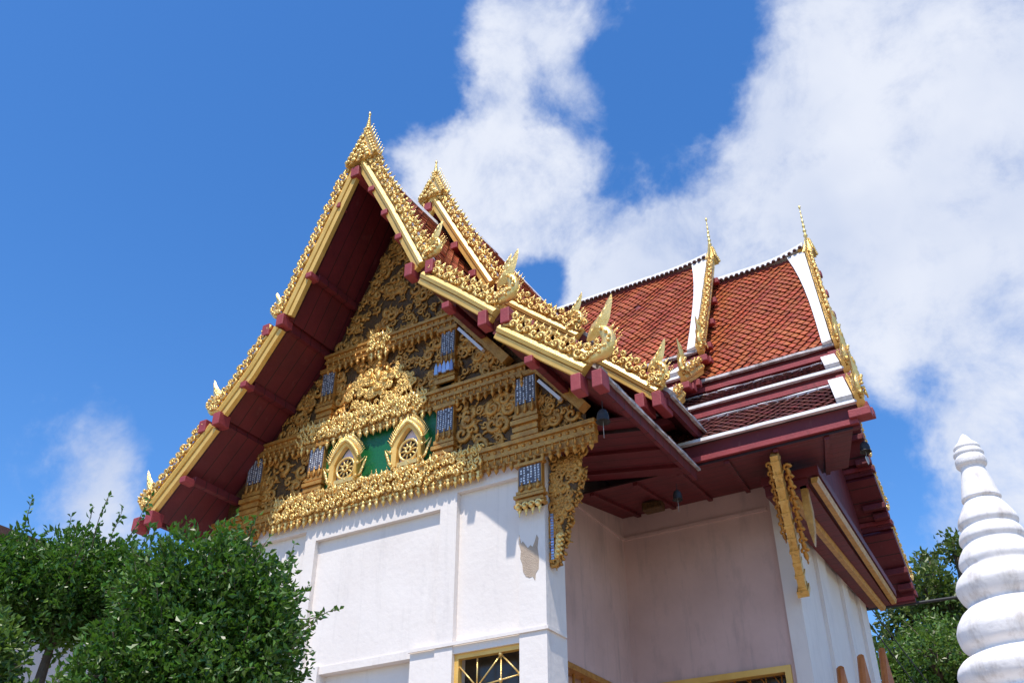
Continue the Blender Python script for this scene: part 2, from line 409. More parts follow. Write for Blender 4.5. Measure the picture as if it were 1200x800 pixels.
b.build('bare_patch', M['bare'], fw)

SX = -6.28      # side wall plane; the corner pier stands proud of it
TY = 14.0       # transept front wall
TX = -3.53      # transept gable wall
sw = wallbits('side_wall', [(-6.7, SX, 10.5, 11.76, 0, ZT), (-6.7, SX, 11.76, 13.5, 5.2, ZT), (-6.7, SX, 13.5, TY, 0, ZT), (-6.7, SX, 11.76, 13.5, 0, 2.2), (-6.7, -6.5, 11.76, 13.5, 2.2, 5.2)], M['shade_plaster'])
wallbits('moulding', [(SX, SX + .03, 10.5, TY, 7.64, 7.69)], M['shade_plaster'], sw)
wallbits('window_frame', [(-6.46, SX + .02, 11.76, 13.5, 5.12, 5.2), (-6.46, SX + .02, 11.76, 11.84, 2.2, 5.12), (-6.46, SX + .02, 13.42, 13.5, 2.2, 5.12)], M['gold_dark'], sw)
b = MB()
for k in range(6): b.box(-6.4, -6.37, 11.96 + k * .26, 11.99 + k * .26, 2.2, 5.12)
b.box(-6.4, -6.375, 11.84, 13.42, 4.68, 4.71)
b.build('window_grille', M['gold_dark'], sw)
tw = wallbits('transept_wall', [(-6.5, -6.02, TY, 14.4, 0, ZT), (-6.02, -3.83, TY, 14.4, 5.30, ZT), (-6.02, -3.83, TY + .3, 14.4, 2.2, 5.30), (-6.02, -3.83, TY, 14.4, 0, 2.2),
                                (-3.83, -3.765, TY, 14.4, 0, ZT)], M['shade_plaster'])
wallbits('moulding', [(SX + .03, -3.83, TY - .03, TY, 7.64, 7.69)], M['shade_plaster'], tw)
wallbits('window_frame', [(-6.02, -3.83, TY - .04, TY + .12, 5.21, 5.30), (-6.02, -5.93, TY - .04, TY + .12, 2.2, 5.21), (-3.92, -3.83, TY - .04, TY + .12, 2.2, 5.21)], M['gold_board'], tw)
wallbits('window_pane', [(-5.93, -3.92, TY + .2, TY + .22, 2.2, 5.21)], M['glass'], tw)
b = MB()
for k in range(9):
    x = -5.86 + k * .23
    b.tube([(x, TY + .1, 2.2), (x, TY + .1, 5.21)], .012, 5)
for k in range(10):
    b.tube([(-5.93 + k * .2, TY + .1, 5.21), (-5.93 + (k + 1) * .2, TY + .1, 4.90)], .01, 5)
b.build('window_grille', M['gold_dark'], tw)
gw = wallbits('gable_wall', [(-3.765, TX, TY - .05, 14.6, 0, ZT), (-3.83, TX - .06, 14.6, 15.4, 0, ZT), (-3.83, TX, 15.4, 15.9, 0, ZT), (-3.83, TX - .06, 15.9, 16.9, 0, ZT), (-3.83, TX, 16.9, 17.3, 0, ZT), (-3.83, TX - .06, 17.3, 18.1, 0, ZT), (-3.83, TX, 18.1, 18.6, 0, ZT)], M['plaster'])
wallbits('back_wall', [(-13.1, -3.83, 18.3, 18.6, 0, ZT), (-10.95, -10.6, 10.5, 13.4, 0, ZT), (-13.1, -10.95, 13.4, 13.8, 0, ZT), (-13.1, -12.8, 13.8, 18.3, 0, ZT)], M['plaster'])
# flame tipped window canopies on the gable wall
for y, z in ((13.9, 5.1), (15.35, 5.60), (17.1, 6.12)):
    b = MB()
    b.plate([(-.16, -1.0), (.16, -1.0), (.12, -.55), (.07, -.25), (.03, 0.02), (0, .07), (-.03, 0.02), (-.07, -.25), (-.12, -.55)], (-3.14, y, z), (.35, .94, 0), (0, 0, 1), (.94, -.35, 0), .12)
    b.box(-3.4, -3.1, y - .22, y + .22, z - 1.1, z - 1.0)
    b.build('window_canopy', M['orange'], T)

# door grille in the right bay
df = wallbits('door', [(-6.90, -5.93, 10.30, 10.35, 2.4, 4.95)], M['glass'])
wallbits('door_frame', [(-6.90, -5.93, 10.06, 10.14, 4.89, 4.95), (-6.90, -6.84, 10.06, 10.14, 2.4, 4.89), (-5.965, -5.93, 10.06, 10.14, 2.4, 4.89)], M['gold_board'], df)
b = MB()
cx, cz = -6.10, 4.80
for (x0, z0, x1, z1) in [(-6.84, 4.80, -6.58, 4.53), (-6.58, 4.53, -6.24, 4.87), (-6.24, 4.87, -5.97, 4.60), (-6.58, 4.53, -6.58, 4.87), (-6.24, 4.87, -6.24, 4.2), (-6.58, 4.53, -5.97, 4.60), (-6.58, 4.53, -6.58, 2.4), (-6.84, 4.2, -5.97, 4.2), (-6.58, 4.53, -6.84, 4.25), (-6.24, 4.53, -5.97, 4.25), (-6.24, 4.2, -6.24, 2.4), (-6.84, 3.4, -5.97, 3.4)]:
    b.tube([(x0, 10.09, z0), (x1, 10.09, z1)], .011, 5)
for x, z in [(-6.58, 4.53), (-6.24, 4.87), (-5.97, 4.60), (-6.24, 4.56)]: b.inst(T_BALL, (x, 10.08, z), (.06, 0, 0), (0, .06, 0), (0, 0, .06))
b.build('door_grille', M['gold'], df)

# ---------------------------------------------------------------- roofs
RT = .15
def tile_field(c00, c10, c01, c11, name, m, parent, w=.17, h=.125, lift=.012):
    """diamond tiles over a quad: c00,c10 upper edge; c01,c11 lower edge"""
    c00, c10, c01, c11 = (np.asarray(c, float) for c in (c00, c10, c01, c11))
    a = c10 - c00; d = c01 - c00
    L = max(np.linalg.norm(c10 - c00), np.linalg.norm(c11 - c01)); S = np.linalg.norm(d)
    n = nrm(np.cross(a, d)); n = n if n[2] > 0 else -n
    nx, ny = max(1, int(round(L / w))), max(1, int(round(S / h)))
    P = lambda u, v: lerp(lerp(c00, c10, min(1, max(0, u))), lerp(c01, c11, min(1, max(0, u))), min(1, max(0, v)))
    b = MB(); g = .08
    for j in range(-1, ny):
        for i in range(nx + (j % 2)):
            uc = (i + (0 if j % 2 else .5)) / nx
            hu = (.5 - g * .5) / nx
            v0, v1, v2 = (j + g) / ny, (j + 1) / ny, (j + 2 - g) / ny
            if v2 > 1.02: v2 = 1.0
            jit = random.uniform(-.007, .007) + .008 * sin(i * .9 + j * .35)
            if random.random() < .004: continue
            t = P(uc, v0) + n * (lift + jit); l = P(uc - hu, v1) + n * (lift + .016 + jit); r = P(uc + hu, v1) + n * (lift + .016 - jit); q = P(uc, v2) + n * (lift + .034 + jit)
            b.add([t, l, q, r, l - n * .012, q - n * .014, r - n * .012], [(0, 1, 2, 3), (1, 4, 5, 2), (2, 5, 6, 3)])
    return b.build(name, m, parent, recalc=False)

def slab(c00, c10, c01, c11, name, parent=T, m=None, t=RT):
    c = [np.asarray(x, float) for x in (c00, c10, c11, c01)]
    n = nrm(np.cross(c[1] - c[0], c[3] - c[0])); n = n if n[2] > 0 else -n
    b = MB(); b.hexa([x - n * t for x in c] + c)
    return b.build(name, m or M['maroon'], parent)

def strip(p0, p1, U, Vv, name, parent, m, wobble=0.0, seg=14):
    """bar from p0 to p1 with half section vectors U, V; wobble makes worn edges"""
    U, Vv = np.asarray(U, float), np.asarray(Vv, float); R = []
    for t in np.linspace(0, 1, seg if wobble else 2):
        c = lerp(p0, p1, t); k = 1 + random.uniform(-wobble, wobble)
        R.append([c - U * k - Vv, c + U - Vv * k, c + U * k + Vv * k, c - U + Vv])
    b = MB(); b.sweep(R); return b.build(name, m, parent)

# ---- bargeboards with crest
def bargeboard(P, f, name='bargeboard', crest=True, scale=1.0, mb=None, m_board=None, rows=2):
    P = [np.asarray(p, float) for p in P]; f = nrm(f)
    b = MB(); polyL = [(-.135, -.05), (-.135, .045), (-.045, .06), (-.045, -.05)]; polyU = [(-.043, -.05), (-.03, .085), (.03, .115), (.095, .085), (.095, -.05)]
    poly3 = [(.095, -.045), (.095, .035), (.22, .03), (.22, -.045)]
    fr = []
    for i, p in enumerate(P):
        s = nrm((P[min(i + 1, len(P) - 1)] - P[max(i - 1, 0)])); n = nrm(np.cross(f, s)); n = n if n[2] > 0 else -n
        fr.append((p, s, n))
    for poly in (polyL, polyU, poly3):
        b.sweep([[p + n * (a * scale) + f * (c * scale) for a, c in poly] for p, s, n in fr])
    o = b.build(name, m_board or M['gold_board'], T)
    if crest:
        c = MB(); scale *= 1.2
        seglen = [np.linalg.norm(P[i + 1] - P[i]) for i in range(len(P) - 1)]; L = sum(seglen)
        pitch = .135 * scale; k = int(L / pitch)
        for q in range(k):
            d = (q + .5) * L / k; i = 0
            while i < len(seglen) - 1 and d > seglen[i]: d -= seglen[i]; i += 1
            t = d / seglen[i]; p = lerp(P[i], P[i + 1], t); n = nrm(lerp(fr[i][2], fr[i + 1][2], t)); s = nrm(P[i + 1] - P[i])
            z = np.array([0, 0, 1.0]); up = nrm(n + .35 * z)
            j = lambda a: random.uniform(-a, a)
            e = scale * random.uniform(.92, 1.08); sg = 1 if q % 2 else -1
            w1 = nrm(s + n * j(.15)); w2 = nrm(np.cross(f, w1)) * sg
            c.inst(T_CURL, p + n * ((.165 + j(.012)) * scale) + f * (.055 + j(.01)), w1 * .155 * e, w2 * .145 * e, f * .17)
            c.inst(T_BALL, p + n * .125 * scale + s * (.5 + j(.2)) * pitch + f * .05, s * .05, n * .045, f * .05)
            if rows > 1:
                w1 = nrm(-s + n * j(.2)); w2 = nrm(np.cross(f, w1)) * sg
                c.inst(T_CURL, p + n * ((.265 + j(.014)) * scale) + s * (.5 + j(.15)) * pitch + f * (.04 + j(.012)), w1 * .125 * e, w2 * .125 * e, f * .16)
            c.inst(T_FLAME, p + n * ((.20 if rows < 2 else .285) * scale) + f * j(.02), s * .11 * e, nrm(up + s * j(.15)) * (.085 * e * scale), f * .15)
        c.build('crest', M['gold_carved'], o)
    return o

def finial(base, U, f, h, name='finial', th=.15):
    """upswept horn: swan-like throat, head and flame tip"""
    b = MB(); U, f = nrm(U), nrm(f); Z = np.array([0, 0, 1.0]); base = np.asarray(base, float)
    def horn(pts, rad, flat=.75, k=8, sm=True):
        P = np.asarray(pts, float)
        tt = np.linspace(0, len(P) - 1, 4 * len(P)); ii = np.arange(len(P))
        Q = np.stack([np.interp(tt, ii, P[:, q]) for q in (0, 1)], 1); rr = np.interp(tt, ii, rad)
        for _ in range(3): Q[1:-1] = .25 * Q[:-2] + .5 * Q[1:-1] + .25 * Q[2:]
        R = []
        for q in range(len(Q)):
            d = Q[min(q + 1, len(Q) - 1)] - Q[max(q - 1, 0)]; d /= np.linalg.norm(d) + 1e-9
            nn_ = np.array([-d[1], d[0]])
            R.append([base + h * (U * (Q[q][0] + nn_[0] * rr[q] * cos(a)) + Z * (Q[q][1] + nn_[1] * rr[q] * cos(a)) + f * rr[q] * flat * sin(a)) for a in np.arange(k) * 2 * pi / k])
        R = np.array(R); m = len(R)
        F = [(i * k + j, i * k + (j + 1) % k, (i + 1) * k + (j + 1) % k, (i + 1) * k + j) for i in range(m - 1) for j in range(k)]
        F += [tuple(range(k))[::-1], tuple(range((m - 1) * k, m * k))]
        b.add(R.reshape(-1, 3), F, sm)
    horn([(-.20, .02), (-.02, .03), (.10, .08), (.165, .18), (.165, .30), (.11, .40), (.03, .47)], [.06, .105, .12, .115, .105, .10, .06])
    horn([(-.17, .34), (-.10, .38), (.0, .49), (.10, .62), (.165, .76), (.215, .90), (.25, 1.0)], [.02, .085, .125, .105, .07, .045, .008], .62, 4, False)
    for k in range(5):
        b.inst(T_FLAME, base + h * (U * (.20 + .03 * (k % 2)) + Z * (.04 + .09 * k)) - f * 0, U * .05, (U * .7 + Z) * .085, f * .10)
    for k in range(6):
        t = k / 5; q = base + h * (U * (.09 + .17 * sin(t * 2.9)) + Z * (.04 + .38 * t))
        b.inst(T_FLAME, q + U * h * .04, U * .05, (U + Z * .9) * .065, f * .08)
        b.inst(T_BALL, q + f * .075 - U * h * .05, U * .05, Z * .05, f * .05)
    for k in range(4): b.inst(T_FLAME, base + h * (U * (-.10 + .07 * k) + Z * (.40 + .095 * k)) + f * .03, U * .07, (U * .45 + Z) * .11, f * .14)
    for k in range(3):
        b.inst(T_CURL, base + h * (U * (-.12 + .08 * k) + Z * (.05 + .03 * k)) + f * .07, U * .09, Z * .09, f * .08)
    return b.build(name, M['gold'], T)

def block(x0, x1, y0, y1, z0, z1, name='purlin_end', m=None):
    b = MB(); b.box(x0, x1, y0, y1, z0, z1); return b.build(name, m or M['red_end'], T, bevel=.012)

def chofa(base, f, w, h, spire, name='apex_spire', dots=False):
    """foliate triangular apex with thin spire; f = facing"""
    base = np.asarray(base, float); f = nrm(f); Z = np.array([0, 0, 1.0]); U = nrm(np.cross(f, Z))
    b = MB()
    R = []
    for t in np.linspace(0, 1, 10):
        ww = w * .5 * (1 - t) ** 1.12 + .028; d = .075 * (1 - t) + .025
        c = base + Z * (h * t)
        R.append([c - U * ww - f * d, c + U * ww - f * d, c + U * ww + f * d, c - U * ww + f * d])
    b.sweep(R)
    for j in range(9):
        t = j / 9; ww = w * .5 * (1 - t) ** 1.12; k = max(1, int(round(ww * 2 / .12)))
        for i in range(k):
            u = 0 if k == 1 else (i / (k - 1) * 2 - 1) * (ww - .03)
            p = base + Z * (h * t + .03) + U * u + f * (.08 * (1 - t) + .03)
            b.inst(T_CURL, p, U * .10 * (1 if i % 2 else -1), Z * .10, f * .12)
            b.inst(T_BALL, p + f * .02, U * .05, Z * .05, f * .05)
        for sg in (-1, 1):
            b.inst(T_FLAME, base + Z * (h * t) + U * sg * (ww + .0), U * sg * .10, (U * sg * .5 + Z) * .15, f * .14)
    prof = [(.045, 0)]
    n = 7
    for i in range(n):
        z0 = spire * i / n; r = .04 * (1 - i / (n + 1.5))
        prof += [(r * 1.25, z0 + .012), (r * 1.25, z0 + .035), (r * .7, z0 + .055), (r * .62, z0 + spire / n - .01)]
    prof += [(.016, spire), (.026, spire + .03), (.02, spire + .06), (.004, spire + .10)]
    b.lathe(prof, base + Z * (h - .03), 8)
    return b.build(name, M['gold'], T)

Fm = np.array([0, -1.0, 0])
# profiles (x,z) of the golden board centre line, measured in the gable plane
Y1, Y2 = 8.9, 10.9
FR = [[(-8.25, 12.93), (-7.56, 11.60), (-6.90, 10.25)], [(-6.86, 10.03), (-6.22, 9.47), (-5.62, 8.92)], [(-5.56, 8.64), (-4.93, 8.12), (-4.34, 7.64)]]
FL = [[(-8.38, 12.86), (-8.98, 11.46), (-9.48, 10.30)], [(-9.62, 10.10), (-10.09, 9.43), (-10.58, 8.88)], [(-10.70, 8.66), (-11.24, 8.08), (-11.76, 7.54)]]
RR = [[(-8.25, 13.66), (-7.70, 12.58), (-6.98, 11.22)], [(-6.92, 10.95), (-6.15, 10.25), (-5.42, 9.62)], [(-5.36, 9.32), (-4.78, 8.80), (-4.24, 8.30)]]
RL = [[(2 * XC - x, z) for x, z in q] for q in RR]
def wing(prof, y0, y1, side, sagz=0.0):
    for i, q in enumerate(prof):
        a, e = np.array(q[0]), np.array(q[-1])
        d = nrm(e - a); n = np.array([-d[1], d[0]]) if side > 0 else np.array([d[1], -d[0]])
        up = n * .10
        ext = d * (.10 if i == 2 else .06)
        back = -d * .12 if i else -d * .02
        A, E = a + up + back, e + up + ext
        rs = slab((A[0], y0, A[1]), (A[0], y1, A[1]), (E[0], y0, E[1]), (E[0], y1, E[1]), 'roof_slope')
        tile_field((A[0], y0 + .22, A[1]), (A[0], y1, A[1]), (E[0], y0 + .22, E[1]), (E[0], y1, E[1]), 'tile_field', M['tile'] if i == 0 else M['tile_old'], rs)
        # verge of white mortar behind the board
        mid = lambda P: np.array([P[0], y0 + .14, P[1]])
        strip(mid(A) + np.array([n[0], 0, n[1]]) * .03, mid(E) + np.array([n[0], 0, n[1]]) * .03, (0, .085, 0), (n[0] * .035, 0, n[1] * .035), 'verge', rs, M['mortar_old'], .15)
        # fascia under the eave / step
        zt = E[1] - .04; zb = E[1] - (.20 if i < 2 else .16)
        x = E[0] - side * .06
        b = MB(); b.box(x - .03, x + .03, y0 + .07, y1, zb, zt); b.build('fascia', M['maroon'], rs)
        strip((E[0] + side * .015, y0 + .1, E[1] - .01), (E[0] + side * .015, y1, E[1] - .01), (.022, 0, 0), (0, 0, .018), 'eave_mortar', rs, M['mortar_old'], .3, 24)
wing(FR, Y1 + .03, 12.1, 1); wing(FL, Y1 + .03, 12.1, -1)
wing(RR, Y2 + .03, 15.6, 1); wing(RL, Y2 + .03, 15.6, -1)
for prof, y in ((FR, Y1), (FL, Y1), (RR, Y2), (RL, Y2)):
    for q in prof: bargeboard([(x, y, z) for x, z in q], Fm, scale=.80)
# finials, paired beam ends
for (x, z, h, s) in [(-6.70, 10.36, .60, 1), (-5.45, 9.10, .78, 1), (-4.14, 7.76, .86, 1)]: finial((x, Y1 - .03, z), (s, 0, 0), Fm, h)
for (x, z, h, s) in [(-9.66, 10.33, .52, -1), (-10.72, 8.90, .64, -1), (-11.84, 7.56, .68, -1)]: finial((x, Y1 - .03, z), (s, 0, 0), Fm, h)
for (x, z, h) in [(-6.72, 11.1, .60), (-5.46, 9.80, .62), (-4.22, 8.44, .70)]:
    finial((x, Y2 - .03, z), (1, 0, 0), Fm, h); finial((2 * XC - x, Y2 - .03, z), (-1, 0, 0), Fm, h)
for (x, z) in [(-7.07, 10.20), (-6.70, 10.12), (-5.77, 8.88), (-5.42, 8.80), (-4.43, 7.48), (-4.15, 7.45)]:
    block(x - .068, x + .068, Y1 - .11, Y1 + .10, z - .115, z + .115)
for (x, z) in [(-9.55, 10.20), (-9.83, 10.10), (-10.59, 8.74), (-10.87, 8.68), (-11.67, 7.36), (-11.93, 7.31)]:
    block(x - .075, x + .075, Y1 - .11, Y1 + .12, z - .105, z + .105)
for (x, z) in [(-6.85, 10.16), (-5.58, 8.86)]: block(x - .05, x + .05, Y1 + .12, 10.0, z + .03, z + .12, 'purlin', M['maroon'])
for (x, z) in [(-4.47, 8.22), (-4.22, 8.18), (-5.70, 9.50), (-5.45, 9.42)]: block(x - .068, x + .068, Y2 - .11, 11.2, z - .115, z + .115)
for (x, z) in [(-7.98, 12.22), (-7.66, 11.58), (-7.34, 10.96), (-6.40, 9.34), (-5.09, 8.03), (-8.68, 12.18), (-9.10, 10.92), (-10.16, 9.23), (-11.11, 7.86)]:
    block(x - .06, x + .06, Y1 - .08, Y1 + .12, z - .05, z + .05)
    block(x - .05, x + .05, Y1 + .12, 10.0, z + .0, z + .12, 'purlin', M['maroon'])
for (x, z) in [(-7.72, 12.32), (-7.32, 11.55), (-6.2, 10.1)]: block(x - .07, x + .07, Y2 - .09, 11.6, z - .07, z + .07, 'purlin')
block(XC - .19, XC - .02, Y1 - .10, 10.0, 12.66, 12.86, 'ridge_beam'); block(XC - .17, XC - .02, Y2 - .10, 12.0, 13.40, 13.58, 'ridge_beam')
chofa((XC + .02, Y1 - .02, 12.95), Fm, .62, .80, .34); chofa((XC, Y2 - .02, 13.68), Fm, .55, .66, .26)
# ridge caps of the wing
def ridge(P, parent_name='ridge_cap'):
    b = MB(); R = []
    for p in P:
        p = np.asarray(p, float); R.append([p + (0, 0, .0), p + (0, 0, .0), p + (0, 0, .11), p + (0, 0, .11)])
    return R
def ridge_bar(P, wdir, name='ridge_cap'):
    wdir = np.asarray(wdir, float); b = MB(); R = []
    for p in P:
        p = np.asarray(p, float); Z = np.array([0, 0, 1.0])
        R.append([p - wdir * .10, p + wdir * .10, p + wdir * .07 + Z * .12, p - wdir * .07 + Z * .12])
    b.sweep(R)
    return b.build(name, M['mortar'], T)
ridge_bar([(XC, Y1 + .1, 13.02), (XC, 12, 13.02)], (1, 0, 0)); ridge_bar([(XC, Y2 + .1, 13.74), (XC, 15.8, 13.70)], (1, 0, 0))

# flat red eave soffits along the wing and the transept
def soffit(p, n):
    """p: four corners, wall edge first (a0, a1) then eave edge (b0, b1)"""
    a0, a1, b0, b1 = (np.asarray(q, float) for q in p); up = np.array([0, 0, .03])
    b = MB(); b.hexa([a0, b0, b1, a1, a0 + up, b0 + up, b1 + up, a1 + up]); o = b.build('soffit', M['maroon'], T)
    for k in range(n):
        t = (k + .5) / n; q0, q1 = lerp(a0, a1, t), lerp(b0, b1, t); w = nrm(a1 - a0) * .035
        q0, q1 = lerp(q0, q1, .01), lerp(q0, q1, .98); d = np.array([0, 0, .05]); e = np.array([0, 0, .003])
        c = MB(); c.hexa([q0 - w - d, q1 - w - d, q1 + w - d, q0 + w - d, q0 - w - e, q1 - w - e, q1 + w - e, q0 + w - e]); c.build('rafter', M['maroon'], o)
soffit([(-6.27, 10.15, 7.92), (-6.27, 12.06, 7.92), (-4.30, 10.15, 7.60), (-4.30, 12.06, 7.60)], 3)
soffit([(-6.27, 13.99, 8.04), (-2.5, 13.99, 8.04), (-6.27, 12.1, 7.70), (-2.0, 12.1, 7.70)], 6)
soffit([(-10.96, 10.15, 7.75), (-10.96, 13.4, 7.75), (-12.1, 10.15, 7.60), (-12.1, 13.4, 7.60)], 3)

# ---- transept
YR = 16.0
S = [((16.0, 13.60), (13.75, 10.05)), ((13.74, 9.76), (13.05, 9.19)), ((13.0, 8.90), (12.07, 8.07))]
def vx(y):   # verge line of the outer gable
    return -2.81 + (0.235 * (16.0 - y) if y < 16 else 0.0)
def vin(y): return -4.78 + .11 * (16 - y) if 13.8 > y > 16 or 13.7 < y < 16 else (-4.66 if y < 16 else -4.78)
XL = 2 * XC
def transept(dz, verge, name, xin):
    for side in (-1, 1):                       # front and back slopes
        yy = lambda y: y if side < 0 else 2 * YR - y
        for i, ((ya, za), (yb, zb)) in enumerate(S):
            za_, zb_ = za + dz, zb + dz
            A1 = (verge(yy(ya)), yy(ya), za_); B1 = (verge(yy(yb)), yy(yb), zb_)
            A0 = (XL - verge(yy(ya)), yy(ya), za_); B0 = (XL - verge(yy(yb)), yy(yb), zb_)
            rs = slab(A0, A1, B0, B1, 'roof_slope')
            if side < 0:
                xa = xin
                tl = lambda P, ins: (P[0] - ins, P[1], P[2])
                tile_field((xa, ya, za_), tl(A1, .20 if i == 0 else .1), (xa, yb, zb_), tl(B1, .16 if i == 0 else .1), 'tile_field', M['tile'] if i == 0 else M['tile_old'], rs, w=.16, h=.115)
                # white verge beside the board
                if i == 0:
                    n = nrm((0, -(za - zb), (ya - yb)))
                    R = []
                    for t in np.linspace(0, 1, 8):
                        p = lerp(A1, B1, t); wd = .085 + .10 * (1 - t) ** 3
                        q = p + n * .035
                        R.append([q + np.array([-2 * wd, 0, 0]), q + np.array([-.02, 0, 0]), q + np.array([-.02, 0, 0]) + n * .07, q + np.array([-2 * wd, 0, 0]) + n * .05])
                    b = MB(); b.sweep(R); b.build('verge', M['mortar'], rs)
                else:
                    R = []
                    n = nrm((0, -(za - zb), (ya - yb)))
                    for t in (0, 1):
                        q = lerp(A1, B1, t) + n * .03
                        R.append([q + np.array([-.24, 0, 0]), q + np.array([-.02, 0, 0]), q + np.array([-.02, 0, 0]) + n * .08, q + np.array([-.24, 0, 0]) + n * .08])
                    b = MB(); b.sweep(R); b.build('verge', M['mortar'], rs)
                # worn mortar on the tile edge and along the head of the skirt
                strip((xa, yb - .01, zb_ - .005), (B1[0] + .02, yb - .01, zb_ - .005), (0, .035, 0), (0, .006, .026), 'eave_mortar', rs, M['mortar_old'] if i == 0 else M['mortar'], .35, 40)
                if i: strip((xa, ya - .07, za_ - .045), (A1[0] - .1, ya - .07, za_ - .045), (0, .03, .02), (0, -.018, .028), 'head_mortar', rs, M['mortar'], .25, 40)
            # fascia boards: a dark one behind, a red one stepped in front
            b = MB(); h = .32 if i < 2 else .36
            yf0, yf1 = (yb + .02, yb + .09) if side < 0 else (2 * YR - yb - .09, 2 * YR - yb - .02)
            xe = verge(yy(yb)) - .02
            outer = name == 'outer'
            xi = ((-7.5, -6.4, -4.36) if outer else (-8.0, -6.8, -5.6))[i] if side < 0 else XC
            for mir in (0, 1):
                X0, X1 = (xi, xe) if not mir else (XL - xe, XL - xi)
                b = MB(); b.box(X0, X1, yf0 + .03, yf1 + .03, zb_ - h, zb_ - .04)
                b.build('fascia', M['maroon'], rs)
                b = MB(); yo = -.045 if side < 0 else .045
                b.box(X0, X1, min(yf0, yf0 + yo), max(yf0, yf0 + yo) + .02, zb_ - .215 if i < 2 else zb_ - h + .035, zb_ - .135 if i < 2 else zb_ - h + .11)
                b.build('fascia_moulding', M['red_end'], rs)
transept(0.0, vx, 'outer', -13.6)
transept(0.62, vin, 'inner', -11.7)
# gable end boards (facing right)
Rt = np.array([1.0, 0, 0])
def end_gable(verge, dz, back=True, bl=True):
    sides = (-1, 1) if back else (-1,)
    for side in sides:
        yy = lambda y: y if side < 0 else 2 * YR - y
        for i, ((ya, za), (yb, zb)) in enumerate(S):
            xo = .04 if side < 0 else -.10
            a = np.array([verge(yy(ya)) + xo, yy(ya), za + dz - .06]); e = np.array([verge(yy(yb)) + xo, yy(yb), zb + dz - .06])
            if i: a = lerp(a, e, .08)
            mid = lerp(a, e, .5) + np.array([0, .0, -.05 if i == 0 else 0])
            up = np.array([0, 0, .26]) if side > 0 else np.zeros(3)
            bargeboard([a + up, mid + up, e + up], Rt, scale=.72, rows=1)
            hz = (.60, .62, .66)[i]
            finial((e[0] + .03, e[1] + (.02 if side < 0 else -.02), e[2] + .12), (0, side, 0), Rt, hz, th=.13)
            # red beam ends below the step
            for k, off in enumerate((.0, .22)):
                y = e[1] - side * off; z = e[2] - .22 + (.08 * k)
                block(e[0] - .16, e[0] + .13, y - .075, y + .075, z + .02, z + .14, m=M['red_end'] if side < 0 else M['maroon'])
            n = 4 if i == 0 else 1
            for k in range(n):
                t = (k + .6) / n * .95; p = lerp(a, e, t)
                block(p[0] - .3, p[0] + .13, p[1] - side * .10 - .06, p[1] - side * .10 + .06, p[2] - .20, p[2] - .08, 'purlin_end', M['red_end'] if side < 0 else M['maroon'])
end_gable(vx, 0.0); end_gable(vin, 0.62, back=False)
chofa((vx(16) + .06, YR, 13.60), Rt, .26, .36, .86); chofa((vin(16) + .06, YR, 14.22), Rt, .26, .34, .80)
def trans_ridge(x0, x1, z, lift):
    P = [(x, YR, z + lift * max(0, (x - (x1 - 1.0))) ** 2) for x in np.linspace(x0, x1, 24)]
    rb = ridge_bar(P, (0, 1, 0))
    b = MB()
    n = int((x1 - x0) / .105)
    for k in range(n):
        x = x0 + (k + .5) * (x1 - x0) / n; zz = z + lift * max(0, (x - (x1 - 1.0))) ** 2
        b.tube([(x, YR - .09, zz + .02), (x, YR - .17, zz - .05)], .034, 6)
    b.build('ridge_tiles', M['under'], rb)
    return rb
trans_ridge(-4.72, vx(16) - .02, 13.60, .18); trans_ridge(-11.6, vin(16) - .02, 14.22, .10)
# tympanum of the right gable and its cornice
b = MB()
b.prism([(-3.45, 13.0, 8.4), (-3.45, 19.0, 8.4), (-3.45, 18.0, 10.0), (-3.45, 16, 13.2), (-3.45, 14.0, 10.0)], (.1, 0, 0)); b.build('tympanum', M['maroon'], T)
b = MB()
b.hexa([(-3.55, 12.9, 7.55), (-2.72, 12.9, 7.55), (-3.0, 18.9, 7.55), (-3.55, 18.9, 7.55), (-3.55, 12.9, 7.68), (-2.72, 12.9, 7.68), (-3.0, 18.9, 7.68), (-3.55, 18.9, 7.68)])
b.hexa([(-3.53, 12.95, 7.40), (-2.90, 12.95, 7.40), (-3.14, 18.85, 7.40), (-3.53, 18.85, 7.40), (-3.53, 12.95, 7.548), (-2.90, 12.95, 7.548), (-3.14, 18.85, 7.548), (-3.53, 18.85, 7.548)])
cn = b.build('gable_cornice', M['maroon'], T)
b = MB()
b.hexa([(-2.84, 12.88, 7.42), (-2.76, 12.88, 7.42), (-3.04, 18.9, 7.42), (-3.12, 18.9, 7.42), (-2.84, 12.88, 7.50), (-2.73, 12.88, 7.50), (-3.01, 18.9, 7.50), (-3.12, 18.9, 7.50)])
b.hexa([(-3.24, 12.9, 7.33), (-3.16, 12.9, 7.33), (-3.26, 18.9, 7.33), (-3.34, 18.9, 7.33), (-3.24, 12.9, 7.398), (-3.13, 12.9, 7.398), (-3.23, 18.9, 7.398), (-3.34, 18.9, 7.398)])
b.build('gilded_moulding', M['gold_dark'], cn)
# soffit boards under the back rake of the right gable are the slabs themselves

